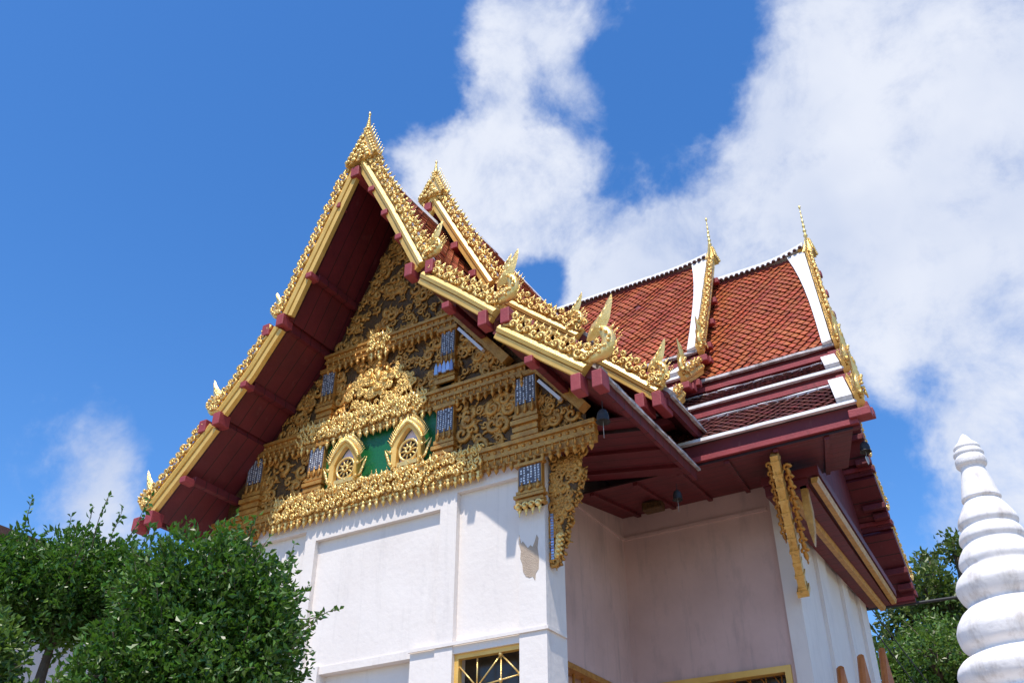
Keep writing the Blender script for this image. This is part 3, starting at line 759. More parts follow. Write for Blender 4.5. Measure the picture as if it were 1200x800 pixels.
# ---------------------------------------------------------------- pediment on the front gable
pb = MB()
pb.prism([(-11.0, 10.0, 8.5), (-5.5, 10.0, 8.5), (-5.6, 10.0, 8.72), (-6.9, 10.0, 10.0), (-8.25, 10.0, 12.6), (-9.5, 10.0, 10.05), (-10.8, 10.0, 8.72)], (0, .3, 0))
PED = pb.build('pediment', M['relief_ground'], T)
def scrolls(x0, x1, z0, z1, y, clip=None, seed=0, size=.20, name='scrollwork', m='gold_dark', parent=PED):
    r = random.Random(seed); b = MB()
    n = int((x1 - x0) * (z1 - z0) / (size * size) * 2.3)
    for q0 in range(n):
            x = r.uniform(x0, x1); z = r.uniform(z0, z1)
            if clip and not clip(x, z): continue
            a = r.uniform(0, 2 * pi); sg = r.choice((-1, 1)); e = size * r.choice((.55, .7, .85, 1.15))
            U = np.array([cos(a), 0, sin(a)]); Vv = np.array([-sin(a), 0, cos(a)]) * sg
            b.inst(T_CURL, (x, y, z), U * e, Vv * e, (0, -e * .6, 0))
            for q in range(3):
                a2 = a + q * 2.1 + r.uniform(-.5, .5); U2 = np.array([cos(a2), 0, sin(a2)]); V2 = np.array([-sin(a2), 0, cos(a2)])
                b.inst(T_FLAME, np.array([x, y - .0, z]) + V2 * e * .35, U2 * e * .42, V2 * e * .55, (0, -e * .4, 0))
    return b.build(name, M[m], parent)
rakeR = lambda z: np.interp(z, [7.6, 8.9, 10.2, 12.9], [-4.5, -5.75, -7.05, -8.3])
rakeL = lambda z: 2 * XC - rakeR(z) - .05
clip = lambda x, z: rakeL(z + .1) + .12 < x < rakeR(z + .1) - .12
def cornice(x0, x1, zb, zt, y, name='cornice', crest=None, m='gold_dark'):
    b = MB(); h = zt - zb
    b.box(x0, x1, y, 10.0, zb, zb + h * .35); b.box(x0 - .01, x1 + .01, y - .03, 10.0, zb + h * .35 + .002, zb + h * .55); b.box(x0, x1, y - .015, 10.0, zb + h * .55 + .002, zb + h * .8); b.box(x0 - .02, x1 + .02, y - .05, 10.0, zb + h * .8 + .002, zt)
    n = int((x1 - x0) / .11)
    for k in range(n):
        x = x0 + (k + .5) * (x1 - x0) / n
        b.inst(T_BALL, (x, y - .02, zb + h * .66), (.055, 0, 0), (0, .05, 0), (0, 0, .06))
        b.inst(T_FLAME, (x, y - .03, zb + h * .03), (.10, 0, 0), (0, -.03, h * .34), (0, .08, 0))
    o = b.build(name, M[m], PED)
    t = MB(); n = int((x1 - x0) / .118)
    for k in range(n):
        x = x0 + (k + .5) * (x1 - x0) / n
        t.inst(T_DROP, (x, y - .0, zb + .01), (.10, 0, 0), (0, .10, 0), (0, .0, .135))
    t.build('pendant_fringe', M[m], o)
    if crest:
        c0, c1, ch = crest; c = MB(); yy = y - .035
        c.box(c0, c1, yy + .03, y + .02, zb - .02, zt + ch * .45)
        n = int((c1 - c0) / .10)
        jj = lambda a: random.uniform(-a, a)
        for row in range(4):
            for k in range(n):
                x = c0 + (k + .5 * (row % 2) + .25) * (c1 - c0) / n + jj(.022); z = zb + .05 + row * (h + ch * .35 - .05) / 3.4 + jj(.018)
                sg = 1 if (k + row) % 2 else -1; e = random.uniform(.75, 1.25); a = jj(1.2)
                c.inst(T_CURL, (x, yy + jj(.02), z), (.115 * sg * e * cos(a), 0, .115 * e * sin(a)), (-.115 * e * sin(a) * sg, 0, .115 * e * cos(a)), (0, -.15, 0))
                if random.random() < .5: c.inst(T_FLAME, (x + jj(.03), yy - .01, z), (.09 * sg, 0, 0), (jj(.05), -.06, .10), (0, .09, 0))
        for k in range(n):
            x = c0 + (k + .5) * (c1 - c0) / n + jj(.02); e = random.uniform(.6, 1.35)
            c.inst(T_FLAME, (x, yy + .01, zt + ch * .15), (.13 * random.choice((-1, 1)), 0, 0), (jj(.04), -.02, ch * .8 * e), (0, .11, 0))
            c.inst(T_CURL, (x + .05, yy - .0, zt + ch * .1 + jj(.02)), (.10 * random.choice((-1, 1)), 0, 0), (0, 0, .10 * e), (0, -.11, 0))
        n2 = int((c1 - c0) / .122)
        for k in range(n2):
            x = c0 + (k + .5) * (c1 - c0) / n2
            c.inst(T_DROP, (x, yy + .03, zb + .0), (.10, 0, 0), (0, .10, 0), (0, 0, .16))
        c.build('crest', M['gold'], o)
    return o
cornice(-11.5, -4.75, 7.30, 7.60, 9.925, crest=(-10.25, -6.45, .13))
cornice(-10.75, -5.75, 8.50, 8.76, 9.90, crest=(-9.85, -7.42, .12))
cornice(-9.5, -6.98, 9.84, 10.08, 9.90, crest=(-8.62, -8.20, .16))
scrolls(-9.3, -7.2, 8.86, 9.80, 9.985, seed=3, size=.22)
b = MB()
for k in range(150):
    a = random.uniform(0, 2 * pi); rr = random.uniform(0, 1) ** .6
    x, z = -8.35 + .66 * rr * cos(a), 9.18 + .37 * rr * sin(a)
    a2 = random.uniform(0, 2 * pi); U = np.array([cos(a2), 0, sin(a2)]); Vv = np.array([-sin(a2), 0, cos(a2)])
    e = random.choice((.09, .12, .17)); y = 9.925 - .04 * (1 - rr)
    b.inst(T_CURL, (x, y, z), U * e, Vv * e, (0, -.10, 0)); b.inst(T_FLAME, (x, y - .01, z), U * e * .5, Vv * e * .8, (0, -.08, 0))
for (x, z, w, h) in [(-8.35, 9.36, .10, .20), (-8.35, 9.56, .07, .08), (-8.35, 9.66, .05, .12), (-8.18, 9.42, .05, .12), (-8.52, 9.42, .05, .12), (-8.22, 9.24, .10, .07), (-8.48, 9.24, .10, .07), (-8.35, 9.12, .20, .06)]:
    b.inst(T_BALL, (x, 9.87, z), (w, 0, 0), (0, .10, 0), (0, 0, h))
b.build('relief', M['gold_carved'], PED)
scrolls(-9.4, -7.0, 10.1, 12.3, 9.985, clip, seed=5, size=.20)
scrolls(-6.92, -5.95, 7.64, 8.5, 9.975, seed=6, size=.24); scrolls(-10.75, -9.62, 7.64, 8.5, 9.975, seed=8, size=.24)
scrolls(-5.60, -4.95, 7.64, 8.3, 9.975, clip, seed=9, size=.2); scrolls(-6.98, -6.1, 8.86, 9.7, 9.975, clip, seed=10, size=.2); scrolls(-10.4, -9.5, 8.86, 9.7, 9.975, clip, seed=11, size=.2)
# background panels
wallbits('green_panel', [(-9.36, -7.24, 9.975, 9.998, 7.56, 8.49)], M['green'], PED)
for q in ((-11.3, -9.64), (-6.95, -4.9)): wallbits('side_panel', [(q[0], q[1], 9.985, 9.999, 7.56, 8.5)], M['relief_ground'], PED)
def pilaster(xc, w, z0, z1, y, name='pilaster', parent=PED, fringe=False):
    b = MB(); h = z1 - z0
    b.box(xc - w / 2, xc + w / 2, y, 10.0, z0, z1)
    for k, (t, e) in enumerate([(.0, .04), (.10, .025), (.20, .045), (.30, .02), (.93, .04)]):
        b.box(xc - w / 2 - e, xc + w / 2 + e, y - e, 10.0 - .003 * (k + 1), z0 + h * t, z0 + h * (t + .065))
    for i in range(3):
        b.inst(T_FLAME, (xc + (i - 1) * w * .33, y - .03, z0 + h * .35), (w * .4, 0, 0), (0, -.01, h * .2), (0, .08, 0))
    o = b.build(name, M['gold_dark'], parent)
    wallbits('mosaic_ground', [(xc - w * .46, xc + w * .46, y - .008, y + .002, z0 + h * .50, z0 + h * .92)], M['mosaic_base'], o)
    m = MB(); rows = max(4, int(h * .40 / .032))
    for cx in (-.35, -.22, -.06, .07, .24, .37):
        for r in range(rows):
            if random.random() < .12: continue
            z = z0 + h * .51 + (r + .5) * h * .40 / rows; x = xc + cx * w + random.uniform(-.004, .004); s = w * .031; t1, t2 = random.uniform(-.25, .25), random.uniform(-.25, .25)
            yy = y - .012
            m.add([(x - s, yy - t1 * s, z - s), (x + s, yy + t1 * s, z - s + t2 * .004), (x + s, yy + t1 * s + t2 * s, z + s), (x - s, yy - t1 * s + t2 * s, z + s)], [(0, 1, 2, 3)])
    m.build('mirror_mosaic', M['mirror'], o, recalc=False)
    if fringe:
        f = MB()
        for i in range(4):
            x = xc + (i - 1.5) * w * .27
            f.inst(T_FLAME, (x, y - .03, z0 + .02), (.12, 0, 0), (0, -.02, -.17), (0, .1, 0)); f.inst(T_CURL, (x, y - .05, z0), (.10, 0, 0), (0, 0, .10), (0, -.1, 0)); f.inst(T_BALL, (x, y - .06, z0 - .02), (.07, 0, 0), (0, .07, 0), (0, 0, .07))
        f.build('leaf_fringe', M['gold'], o)
    return o
for xc in (-7.09, -9.47): pilaster(xc, .30, 7.605, 8.49, 9.90)
for xc in (-7.10, -9.42): pilaster(xc, .26, 8.86, 9.84, 9.91)
for xc in (-5.76, -10.75): pilaster(xc, .34, 7.605, 8.62, 9.90)
for xc in (-5.72, -10.76): pilaster(xc, .36, 6.62, 7.24, 9.93, 'capital', fringe=True)
# inner rake boards with slivers of mirror
for sg in (1,):
    for (xa, za, xb, zb) in [(-6.90, 9.92, -6.02, 8.86), (-5.52, 8.56, -4.86, 7.78), (-8.15, 12.30, -7.05, 10.15)]:
        X = lambda x: x if sg > 0 else 2 * XC - x
        a, e = np.array([X(xa), 9.88, za]), np.array([X(xb), 9.88, zb]); s = nrm(e - a); n = nrm(np.cross(Fm, s)); n = n if n[2] > 0 else -n
        b = MB(); b.obox(lerp(a, e, .5), (e - a) / 2, n * .07, (0, .08, 0)); o = b.build('rake_board', M['gold_dark'], PED)
        if za < 12:
            p0, p1 = lerp(a, e, .12) - n * .12, lerp(a, e, .62) - n * .12
            b = MB(); b.obox(lerp(p0, p1, .5), (p1 - p0) / 2, n * .022, (0, .03, 0)); b.build('mirror_strip', M['mirror'], o)
b = MB()
for k, (x, z, h) in enumerate([(-7.24, 9.0, .20), (-7.17, 9.03, .15), (-7.10, 9.0, .21), (-7.03, 9.02, .16), (-6.97, 9.0, .20)]):
    b.plate([(-.035, 0), (.035, 0), (.03, .6 * h), (0, h), (-.03, .6 * h)], (x, 9.84, z), (1, 0, 0), (0, 0, 1), (0, -1, 0), .03)
b.build('blue_mosaic', M['mosaic_blue'], PED)
# arched windows with rosettes
def arch_pts(w, h, n=9):
    P = [(-w / 2, 0), (-w / 2, h * .52)]
    for t in np.linspace(0, 1, n)[1:]:
        P.append((-w / 2 * (1 - t) ** .75 * (1) if t < 1 else 0, h * .52 + h * .48 * t ** .85))
    return P + [(-x, z) for x, z in P[::-1][1:]]
def gable_window(xc, z0, w=.40, h=.56):
    y = 9.93; A = arch_pts(w, h); b = MB(); R = []
    for i, (x, z) in enumerate(A):
        o = nrm(np.array([x, 0, (z - h * .4) * .8]))
        p = np.array([xc + x, y, z0 + z]); o3 = np.array([o[0], 0, o[2]])
        R.append([p, p + o3 * .085, p + o3 * .085 + (0, -.10, 0), p + (0, -.075, 0)])
    b.sweep(R); wnd = b.build('gable_window', M['gold_board'], PED)
    b = MB(); b.prism([(xc + x, y + .02, z0 + z) for x, z in A], (0, .05, 0)); b.build('window_back', M['pale'], wnd)
    b = MB()
    cz = z0 + .22; r = .165
    ang = np.linspace(0, 2 * pi, 25)
    b.tube(np.stack([xc + r * np.cos(ang), np.full(25, y - .03), cz + r * np.sin(ang)], 1), .022, 6)
    b.tube(np.stack([xc + .045 * np.cos(ang), np.full(25, y - .04), cz + .045 * np.sin(ang)], 1), .02, 6)
    for k in range(10):
        a = k * 2 * pi / 10; d = np.array([cos(a), 0, sin(a)]); e = np.array([-sin(a), 0, cos(a)])
        b.inst(T_FLAME, np.array([xc, y - .03, cz]) + d * .05, e * .07, d * .12, (0, .06, 0))
    b.box(xc - w / 2, xc + w / 2, y - .06, y + .02, z0 - .02, z0 + .045)
    b.build('rosette', M['gold'], wnd)
    b = MB()
    b.prism([(xc + r * .97 * cos(t), y + .005, cz + r * .97 * sin(t)) for t in ang[:-1]], (0, .012, 0)); b.build('rosette_back', M['dark'], wnd)
    b = MB()
    for i in range(len(A) - 1):
        for t in (.25, .75):
            p = lerp(A[i], A[i + 1], t); o = nrm([p[0], p[1] - h * .4]); sgn = 1 if p[0] > 0 else -1
            P = np.array([xc + p[0], y - .07, z0 + p[1]]) + np.array([o[0], 0, o[1]]) * .09
            b.inst(T_FLAME, P, (.09 * sgn, 0, 0), (o[0] * .10, 0, o[1] * .06 + .09), (0, .09, 0)); b.inst(T_BALL, P + (0, -.03, 0), (.06, 0, 0), (0, .05, 0), (0, 0, .06))
    b.inst(T_FLAME, (xc, y - .05, z0 + h + .04), (.14, 0, 0), (0, 0, .22), (0, .09, 0))
    for sgx in (-1, 1):
        for k in range(4): b.inst(T_FLAME, (xc + sgx * (w / 2 + .10 + .02 * k), y - .06, z0 + .02 + k * .05), (.12 * sgx, 0, 0), (.05 * sgx, 0, .14), (0, .1, 0))
    b.build('flame_surround', M['gold'], wnd)
for xc in (-8.86, -7.70): gable_window(xc, 7.70, .38, .57)

# ---------------------------------------------------------------- eave brackets
def bracket(name, O, U, outline, th, m='gold_dark', mosaic=None):
    b = MB(); U = nrm(U); Z = np.array([0, 0, 1.0]); Wd = nrm(np.cross(U, Z))
    b.plate(outline, O, U, Z, Wd, th, rim=.6, inset=.12)
    P = np.asarray(outline, float); r = random.Random(4)
    from mathutils.geometry import tessellate_polygon
    lo, hi = P.min(0), P.max(0)
    def inside(q):
        c = False; n = len(P)
        for i in range(n):
            (x1, y1), (x2, y2) = P[i], P[(i + 1) % n]
            if (y1 > q[1]) != (y2 > q[1]) and q[0] < (x2 - x1) * (q[1] - y1) / (y2 - y1) + x1: c = not c
        return c
    o = b.build(name, M['relief_ground'], T); b = MB()
    for sg in (1, -1):
        for k in range(150):
            q = (r.uniform(lo[0], hi[0]), r.uniform(lo[1], hi[1]))
            if not inside(q): continue
            a = r.uniform(0, 6.28); e = r.choice((.10, .14, .19)); p = np.asarray(O, float) + U * q[0] + Z * q[1] + Wd * sg * th * .5
            A, B = U * cos(a) + Z * sin(a), -U * sin(a) + Z * cos(a)
            b.inst(T_CURL, p, A * e, B * e, Wd * sg * .10)
            b.inst(T_FLAME, p, A * e * .6, B * e * .9, Wd * .09)
    for i in range(len(P)):
        for t in (0, .5):
            Q = P[i] * (1 - t) + P[(i + 1) % len(P)] * t
            p = np.asarray(O, float) + U * Q[0] + Z * Q[1]; c = P.mean(0); d = nrm(Q - c)
            b.inst(T_FLAME, p, Wd * .1, (U * d[0] + Z * (d[1] + .5)) * .09, U * .1); b.inst(T_CURL, p - Wd * .0, U * .11, Z * .11, Wd * .16)
    b.build('scrollwork', M['gold_dark'], o)
    return o
BR = [(0, -1.36), (.06, -1.40), (.14, -1.28), (.17, -1.10), (.24, -.92), (.30, -.74), (.40, -.60), (.46, -.44), (.50, -.28), (.44, -.10), (.50, .06), (.54, .24), (.45, .20), (.36, .02), (.22, .0), (.10, .04), (0, .0)]
BR = [(u * .82, v) for u, v in BR]
bk = bracket('eave_bracket', (-5.52, 10.18, 7.26), (1, 0, 0), BR, .13)
b = MB()
for k in range(17):
    z = 5.92 + k * .036; b.box(-5.515, -5.475, 10.082, 10.092, z, z + .026)
b.build('mirror_mosaic', M['mosaic_blue'], bk)
b = MB()
for k in range(5):
    z = 5.96 + k * .06; b.inst(T_CURL, (-5.43 + .008 * k, 10.10, z), (.11, 0, 0), (0, 0, .11), (0, -.1, 0)); b.inst(T_BALL, (-5.42 + .01 * k, 10.07, z), (.06, 0, 0), (0, .06, 0), (0, 0, .06))
b.build('leaf_tip', M['gold'], bk)
# slanted strut bracket at the transept corner
b = MB()
p0, p1 = np.array([-3.44, 13.85, 6.24]), np.array([-3.12, 12.2, 7.66]); ax = nrm(p1 - p0); sd = np.array([1.0, 0, 0]); dn = nrm(np.cross(ax, sd))
b.obox(lerp(p0, p1, .5), (p1 - p0) / 2, sd * .055, dn * .07)
for k in range(11):
    p = lerp(p0, p1, (k + .5) / 11); b.obox(p, ax * .022, sd * (.07 if k % 2 else .062), dn * .085)
b.obox(p0 + ax * .03, ax * .05, sd * .085, dn * .10)
sb = b.build('strut_bracket', M['gold_carved'], T)
b = MB()
for k in range(9):
    p = lerp(p0, p1, .30 + k * .075) + sd * .12 + np.array([0, .05, 0]); b.inst(T_CURL, p, sd * .13, ax * .13, dn * .12); b.inst(T_FLAME, p, sd * .13, -ax * .22, dn * .12)
    p = lerp(p0, p1, .45 + k * .06) - sd * .11; b.inst(T_CURL, p, sd * .11, ax * .11, dn * .12); b.inst(T_FLAME, p, sd * .11, -ax * .18, dn * .12)
b.plate([(-.05, .6), (.05, .6), (.07, .2), (.05, -.1), (.01, -.3), (-.03, -.1), (-.06, .2)], (-2.98, 13.0, 6.85), (1, 0, 0), (0, 0, 1), (0, -1, 0), .1)
b.build('carved_leaves', M['gold_dark'], sb)
b = MB(); b.obox((-5.42, 13.3, 7.80), (.16, 0, 0), (0, .10, 0), (0, 0, .07)); b.build('junction_box', M['relief_ground'], T, bevel=.02)

# ================================================================== WIND BELLS
def bell():
    t = thing('wind_bell', 'black wind bell hanging under the red eave end beside the golden gable', 'wind bell', (0, 0, 0), 'wind bells under the eaves')
    b = MB(); b.lathe([(.02, .30), (.03, .285), (.075, .26), (.11, .20), (.125, .12), (.125, .03), (.15, 0), (.13, .004), (.10, .06)], (0, 0, 0), 18); b.build('bell_body', M['black'], t)
    b = MB()
    for k in range(6): b.tube([(.012 * cos(a), .012 * sin(a) * (k % 2), .305 + k * .035 + .022 * sin(a)) if k % 2 == 0 else (0, .012 * cos(a), .305 + k * .035 + .022 * sin(a)) for a in np.linspace(0, 2 * pi, 9)], .004, 4)
    b.build('chain', M['black'], t)
    b = MB(); b.tube([(0, 0, .12), (0, 0, -.12)], .005, 5)
    b.plate([(0, -.36), (.05, -.30), (.085, -.20), (.07, -.13), (.03, -.115), (0, -.135), (-.03, -.115), (-.07, -.13), (-.085, -.20), (-.05, -.30)], (0, 0, 0), (.35, .94, 0), (0, 0, 1), (.94, -.35, 0), .012)
    b.build('clapper_leaf', M['grey_metal'], t)
    return t
def copy_tree(o, parent=None):
    c = o.copy(); COL.objects.link(c)
    if parent is not None: c.parent = parent
    for ch in list(o.children): copy_tree(ch, c)
    return c
b0 = bell(); b0.location = (-4.22, 9.05, 7.0); b0.scale = (.58,) * 3; b0.rotation_euler.z = radians(45)
b1 = copy_tree(b0); b1.location = (-4.42, 11.75, 7.1); b1.scale = (.5,) * 3; b1.rotation_euler.z = radians(40); b1['label'] = 'black wind bell hanging in the shaded inner corner between gable eave and side roof'
b2 = copy_tree(b0); b2.location = (-1.93, 12.25, 7.40); b2.scale = (.52,) * 3; b2.rotation_euler.z = 0; b2['label'] = 'dark wind bell with heart shaped leaf under the outer corner of the side roof'

# ================================================================== STUPA
st = thing('stupa', 'white ringed stupa with slender pointed tip beside the temple', 'stupa', (-.36, 5.99, 0))
prof = [(0.004, 4.405), (0.02, 4.39), (0.045, 4.345), (0.073, 4.32), (0.078, 4.305), (0.070, 4.29), (0.087, 4.276), (0.088, 4.26), (0.080, 4.246), (0.09, 4.225), (0.089, 4.19), (0.066, 4.169), (0.087, 4.085), (0.106, 3.997), (0.112, 3.97), (0.096, 3.957),
        (0.114, 3.932), (0.161, 3.851), (0.168, 3.817), (0.150, 3.788), (0.175, 3.755), (0.183, 3.719), (0.164, 3.69), (0.204, 3.631), (0.217, 3.584), (0.198, 3.543), (0.251, 3.492), (0.268, 3.439), (0.249, 3.382), (0.215, 3.339),
        (0.27, 3.29), (0.302, 3.242), (0.32, 3.189), (0.306, 3.116), (0.255, 3.072), (.32, 3.045), (0.356, 3.008), (0.372, 2.968), (0.357, 2.912), (.30, 2.86), (.38, 2.82), (.42, 2.75), (.41, 2.69), (.34, 2.64), (.44, 2.58), (.47, 2.5), (.45, 2.42), (.38, 2.36)]
# soften by resampling
pr = np.array(prof); tt = np.linspace(0, len(pr) - 1, len(pr) * 4)
ps = np.stack([np.interp(tt, np.arange(len(pr)), pr[:, i]) for i in (0, 1)], 1)
for _ in range(1): ps[1:-1] = .25 * ps[:-2] + .5 * ps[1:-1] + .25 * ps[2:]
b = MB(); b.lathe([tuple(q) for q in ps], (-.36, 5.99, 0), 48, wob=.011); b.build('ringed_spire', M['stupa'], st)
b = MB(); b.lathe([(.36, 2.37), (.52, 2.2), (.66, 1.9), (.72, 1.5), (.70, 1.25), (.86, 1.2), (.86, 1.1), (.78, 1.05)], (-.36, 5.99, 0), 40); b.build('bell_dome', M['stupa'], st)
b = MB(); b.box(-1.36, .64, 4.99, 6.99, .02, .35); b.box(-1.22, .50, 5.13, 6.85, .35, .7); b.box(-1.1, .38, 5.25, 6.73, .7, 1.07); b.build('stepped_base', M['stupa'], st, bevel=.02)

# ================================================================== FOLIAGE
def leaf_mesh(pos, nor, size, name, m, parent=None, aspect=.55):
    """pos (n,3) leaf bases, nor (n,3) leaf directions"""
    n = len(pos); d = nor / (np.linalg.norm(nor, axis=1)[:, None] + 1e-9)
    r = RNG.normal(size=(n, 3)); s = np.cross(d, r); s /= np.linalg.norm(s, axis=1)[:, None] + 1e-9
    u = np.cross(d, s); L = size * RNG.uniform(.65, 1.25, n)[:, None]; w = L * aspect * .5
    tip = pos + d * L - u * L * .12; mid = pos + d * L * .5
    V = np.stack([pos, mid + s * w + u * w * .35, tip, mid - s * w + u * w * .35], 1).reshape(-1, 3)
    i = np.arange(n)[:, None] * 4
    b = MB(); b.V.append(V); b.F.append((np.vstack([i + np.array([0, 1, 2]), i + np.array([0, 2, 3])]), False)); b.n = len(V)
    return b.build(name, m, parent, recalc=False)
def lobes_points(lobes, n, shell=.65, rough=.16):
    """lobes: (x,y,z,r). points mostly near a bumpy shell, with outward direction"""
    vol = np.array([l[3] ** 2 for l in lobes]); vol /= vol.sum(); P = []; D = []
    for (x, y, z, r), v in zip(lobes, vol):
        k = int(n * v); d = RNG.normal(size=(k, 3)); d /= np.linalg.norm(d, axis=1)[:, None]
        ph = RNG.uniform(0, 6, 6)
        bump = 1 + rough * (np.sin(d[:, 0] * 5 + ph[0]) * np.sin(d[:, 1] * 6 + ph[1]) + .7 * np.sin(d[:, 2] * 9 + ph[2]) * np.sin(d[:, 0] * 11 + ph[3]) + .5 * np.sin(d[:, 1] * 17 + ph[4]))
        rad = r * bump * np.where(RNG.random(k) < shell, 1 - np.abs(RNG.normal(0, .11, k)), RNG.random(k) ** .5)
        P.append(np.array([x, y, z]) + d * rad[:, None] * np.array([1, 1, .92])); D.append(d)
    return np.vstack(P), np.vstack(D)
def tree(name, label, cat, base, lobes, n, size, m, group=None, trunk_r=.07, sprigs=0, sprig_len=.28, sprig_dirs=None, shell=.65, rough=.16):
    t = thing(name, label, cat, base, group)
    P, D = lobes_points(lobes, n, shell, rough)
    nor = D * .6 + RNG.normal(size=D.shape) * .75 + np.array([0, 0, .15])
    tw = MB(); extraP = []; extraD = []
    for k in range(sprigs):
        i = RNG.integers(len(P)); p = P[i]; d = D[i]
        if d[2] < -.2: continue
        dd = nrm(d + np.array([0, 0, .7]) + RNG.normal(size=3) * .25)
        if sprig_dirs is not None and k < len(sprig_dirs): p, dd = np.array(sprig_dirs[k][0]), nrm(sprig_dirs[k][1])
        ln = sprig_len * RNG.uniform(.5, 1.25)
        if sprig_dirs is not None and k < len(sprig_dirs): ln = sprig_dirs[k][2]
        pts = [p - dd * .1 + RNG.normal(size=3) * .004 + dd * s * (ln + .1) + np.array([0, 0, -.05 * s * s * ln]) for s in np.linspace(0, 1, 6)]
        tw.tube(pts, np.linspace(.0035, .0015, 6) * size / .032, 4)
        for s in np.linspace(.25, 1, int(4 + ln / size * 1.3)):
            q = lerp(pts[0], pts[-1], s)
            for _ in range(2): extraP.append(q); extraD.append(nrm(dd * .7 + RNG.normal(size=3) * .7))
    if extraP:
        P = np.vstack([P, extraP]); nor = np.vstack([nor, extraD])
    cr = leaf_mesh(P, nor, size, 'crown', m, t)
    cen = np.array([np.mean([l[0] for l in lobes]), np.mean([l[1] for l in lobes]), np.mean([l[2] for l in lobes])])
    b = MB(); base = np.array(base, float)
    fork = lerp(base, cen, .55); fork[2] = max(.4, min(l[2] - l[3] for l in lobes) * .82)
    b.tube([base, lerp(base, fork, .5) + RNG.normal(size=3) * trunk_r * .3, fork], [trunk_r * 1.25, trunk_r, trunk_r * .85], 9)
    for (x, y, z, r) in lobes:
        e = np.array([x, y, z]); b.tube([fork - (0, 0, trunk_r), lerp(fork, e, .5) + RNG.normal(size=3) * trunk_r * .6 + (0, 0, trunk_r), e], [trunk_r * .7, trunk_r * .45, trunk_r * .2], 7)
        for _ in range(7):
            d = nrm(RNG.normal(size=3)); b.tube([lerp(fork, e, .8), e + d * r * .5, e + d * r * .92], [trunk_r * .25, trunk_r * .13, trunk_r * .05], 5)
    b.build('trunk', M['bark'], t)
    if tw.V: tw.build('twigs', M['twig'], cr)
    return t
TG = 'clipped trees at the left foreground'
A = [(-3.41, 2.94, 3.08, .27), (-3.30, 3.06, 3.02, .25), (-3.52, 2.83, 2.98, .20), (-3.28, 3.08, 2.76, .29), (-3.42, 2.93, 2.72, .32), (-3.58, 2.75, 2.66, .24), (-3.22, 3.15, 2.90, .18), (-3.36, 3.0, 2.48, .30), (-3.22, 3.14, 2.58, .20), (-3.58, 2.76, 2.44, .20)]
tree('clipped_tree', 'large dense dark green clipped tree in front of the white wall', 'tree', (-3.36, 3.02, 0.02), A, 42000, .035, M['leaf'], TG, .06, 170, .13,
     [((-3.08, 3.26, 3.04), (.8, .5, .35), .20), ((-3.06, 3.28, 2.98), (.9, .5, .25), .14), ((-3.04, 3.28, 2.70), (.9, .5, .22), .26), ((-3.08, 3.26, 3.10), (.7, .5, .8), .16), ((-3.04, 3.28, 2.82), (.9, .5, -.1), .12)], .6, .26)
B = [(-4.49, 3.0, 3.27, .31), (-4.70, 2.75, 3.22, .30), (-4.32, 3.22, 3.26, .28), (-4.50, 3.0, 3.18, .17), (-4.86, 2.5, 3.10, .3), (-4.20, 3.34, 3.10, .2)]
tree('clipped_tree', 'round clipped tree with upright sprigs at the far left, behind the large one', 'tree', (-4.46, 3.05, 0.02), B, 30000, .036, M['leaf'], TG, .05, 90, .20,
     [((-4.68, 2.78, 3.46), (0, 0, 1), .30), ((-4.40, 3.1, 3.50), (.1, .1, 1), .26), ((-4.36, 3.18, 3.50), (.2, .1, 1), .36), ((-4.30, 3.24, 3.48), (.0, .1, 1), .2), ((-4.48, 3.0, 3.52), (.1, 0, 1), .22), ((-4.6, 2.9, 3.5), (-.2, 0, 1), .2), ((-4.22, 3.3, 3.46), (.2, .1, 1), .22)])
C = [(-3.46, 2.02, 2.56, .16), (-3.50, 1.96, 2.44, .22), (-3.34, 2.18, 2.30, .18), (-3.46, 2.1, 2.20, .26)]
tree('clipped_tree', 'low yellowish green clipped tree in the bottom left corner', 'tree', (-3.44, 2.08, 0.02), C, 16000, .032, M['leaf_light'], TG, .04, 40, .10)

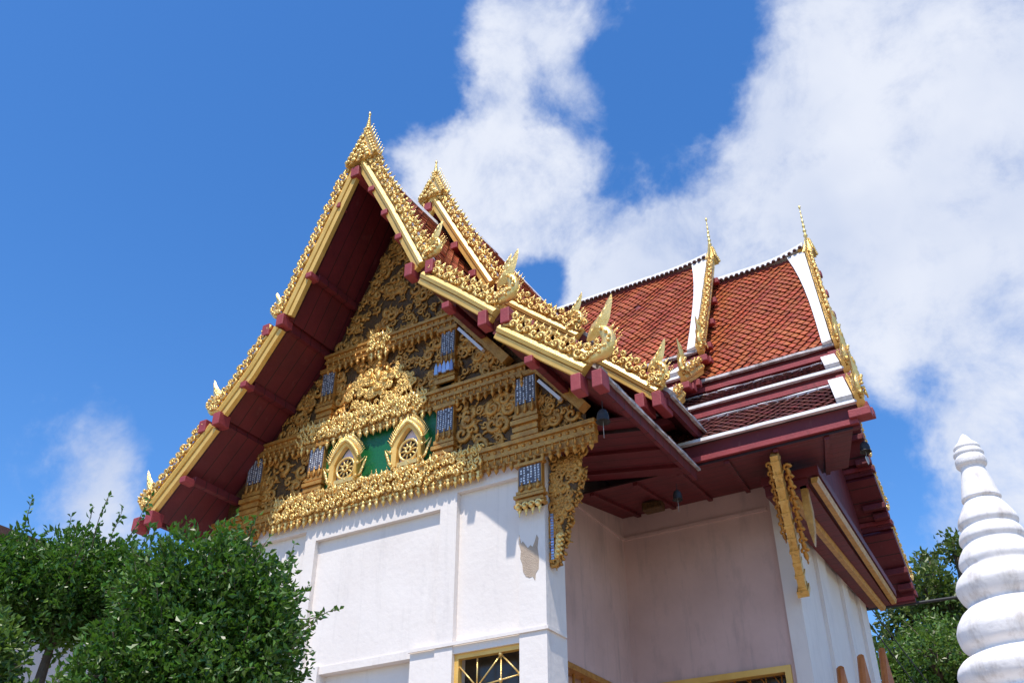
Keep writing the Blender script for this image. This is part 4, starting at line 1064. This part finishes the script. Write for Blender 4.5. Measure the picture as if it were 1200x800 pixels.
def far_tree(label, base, lobes, n, m, size=.20):
    return tree('broadleaf_tree', label, 'tree', base, lobes, n, size, m, 'broadleaf trees beyond the temple', .22, 30, .7, None, .5, .3)
def clumps(c, r, n, cr):
    out = []
    for k in range(n):
        d = RNG.normal(size=3); d /= np.linalg.norm(d); q = np.array(c) + d * r * np.array([1, 1, .8]) * RNG.uniform(.35, 1)
        out.append((q[0], q[1], q[2], cr * RNG.uniform(.6, 1.3)))
    return out
far_tree('light green bushy tree beyond the temple, between roof end and stupa', (-4.0, 27.9, 0), clumps((-4.0, 27.8, 7.9), 1.7, 26, .62), 17000, M['leaf_light'], .15)
far_tree('darker loose tree rising behind the light bushy one by the stupa', (-3.4, 30.5, 0), clumps((-3.3, 30.5, 10.0), 2.0, 24, .60) + [(-3.8, 30.3, 12.0, .35), (-2.85, 30.5, 12.3, .5), (-2.6, 30.6, 12.0, .3)], 12000, M['leaf_far'], .19)
far_tree('tree mostly hidden behind the white stupa', (-.8, 29.5, 0), clumps((-.6, 29.5, 8.6), 2.0, 24, .7), 12000, M['leaf_far'], .18)

# ================================================================== OUTBUILDING far left
ob = thing('house', 'white two storey house with brown tiled roof behind the clipped trees', 'house', (-20.2, 12.6, 0))
b = MB(); b.box(-22.5, -17.9, 10.2, 15.6, 0, 8.7); b.build('wall', M['plaster'], ob)
b = MB(); b.prism([(-23.0, 9.8, 8.7), (-17.4, 9.8, 8.7), (-17.4, 9.8, 8.85), (-20.2, 9.8, 9.9), (-23.0, 9.8, 8.85)], (0, 6.2, 0)); b.build('roof', M['brown_tile'], ob)
for y in (11.2, 13.4):
    b = MB(); b.box(-17.93, -17.86, y, y + 1.1, 4.6, 6.2); w_ = b.build('window', M['black'], ob)
    b = MB(); b.box(-17.88, -17.84, y + .08, y + 1.02, 4.68, 6.12); b.build('pane', M['glass'], w_)

# ================================================================== CABLES
def cable(p0, p1, sag, r, label):
    P = [lerp(p0, p1, t) - np.array([0, 0, sag * 4 * t * (1 - t)]) for t in np.linspace(0, 1, 17)]
    b = MB(); b.tube(P, r, 6); return tag(b.build('power_cable', M['cable']), label, 'cable', 'overhead cables')
cable((-6.5, 19.2, 7.7), (3.5, 21.5, 8.4), .25, .03, 'thick black cable running from the roof end past the stupa')
cable((-5.2, 22.5, 10.2), (-2.9, 25.2, 5.2), .1, .014, 'left of two thin wires slanting down behind the gable wall')
cable((-5.0, 22.5, 10.3), (-2.7, 25.2, 5.4), .1, .014, 'right of two thin wires slanting down behind the gable wall')

for o in bpy.data.objects:
    if '_o' in o: del o['_o']
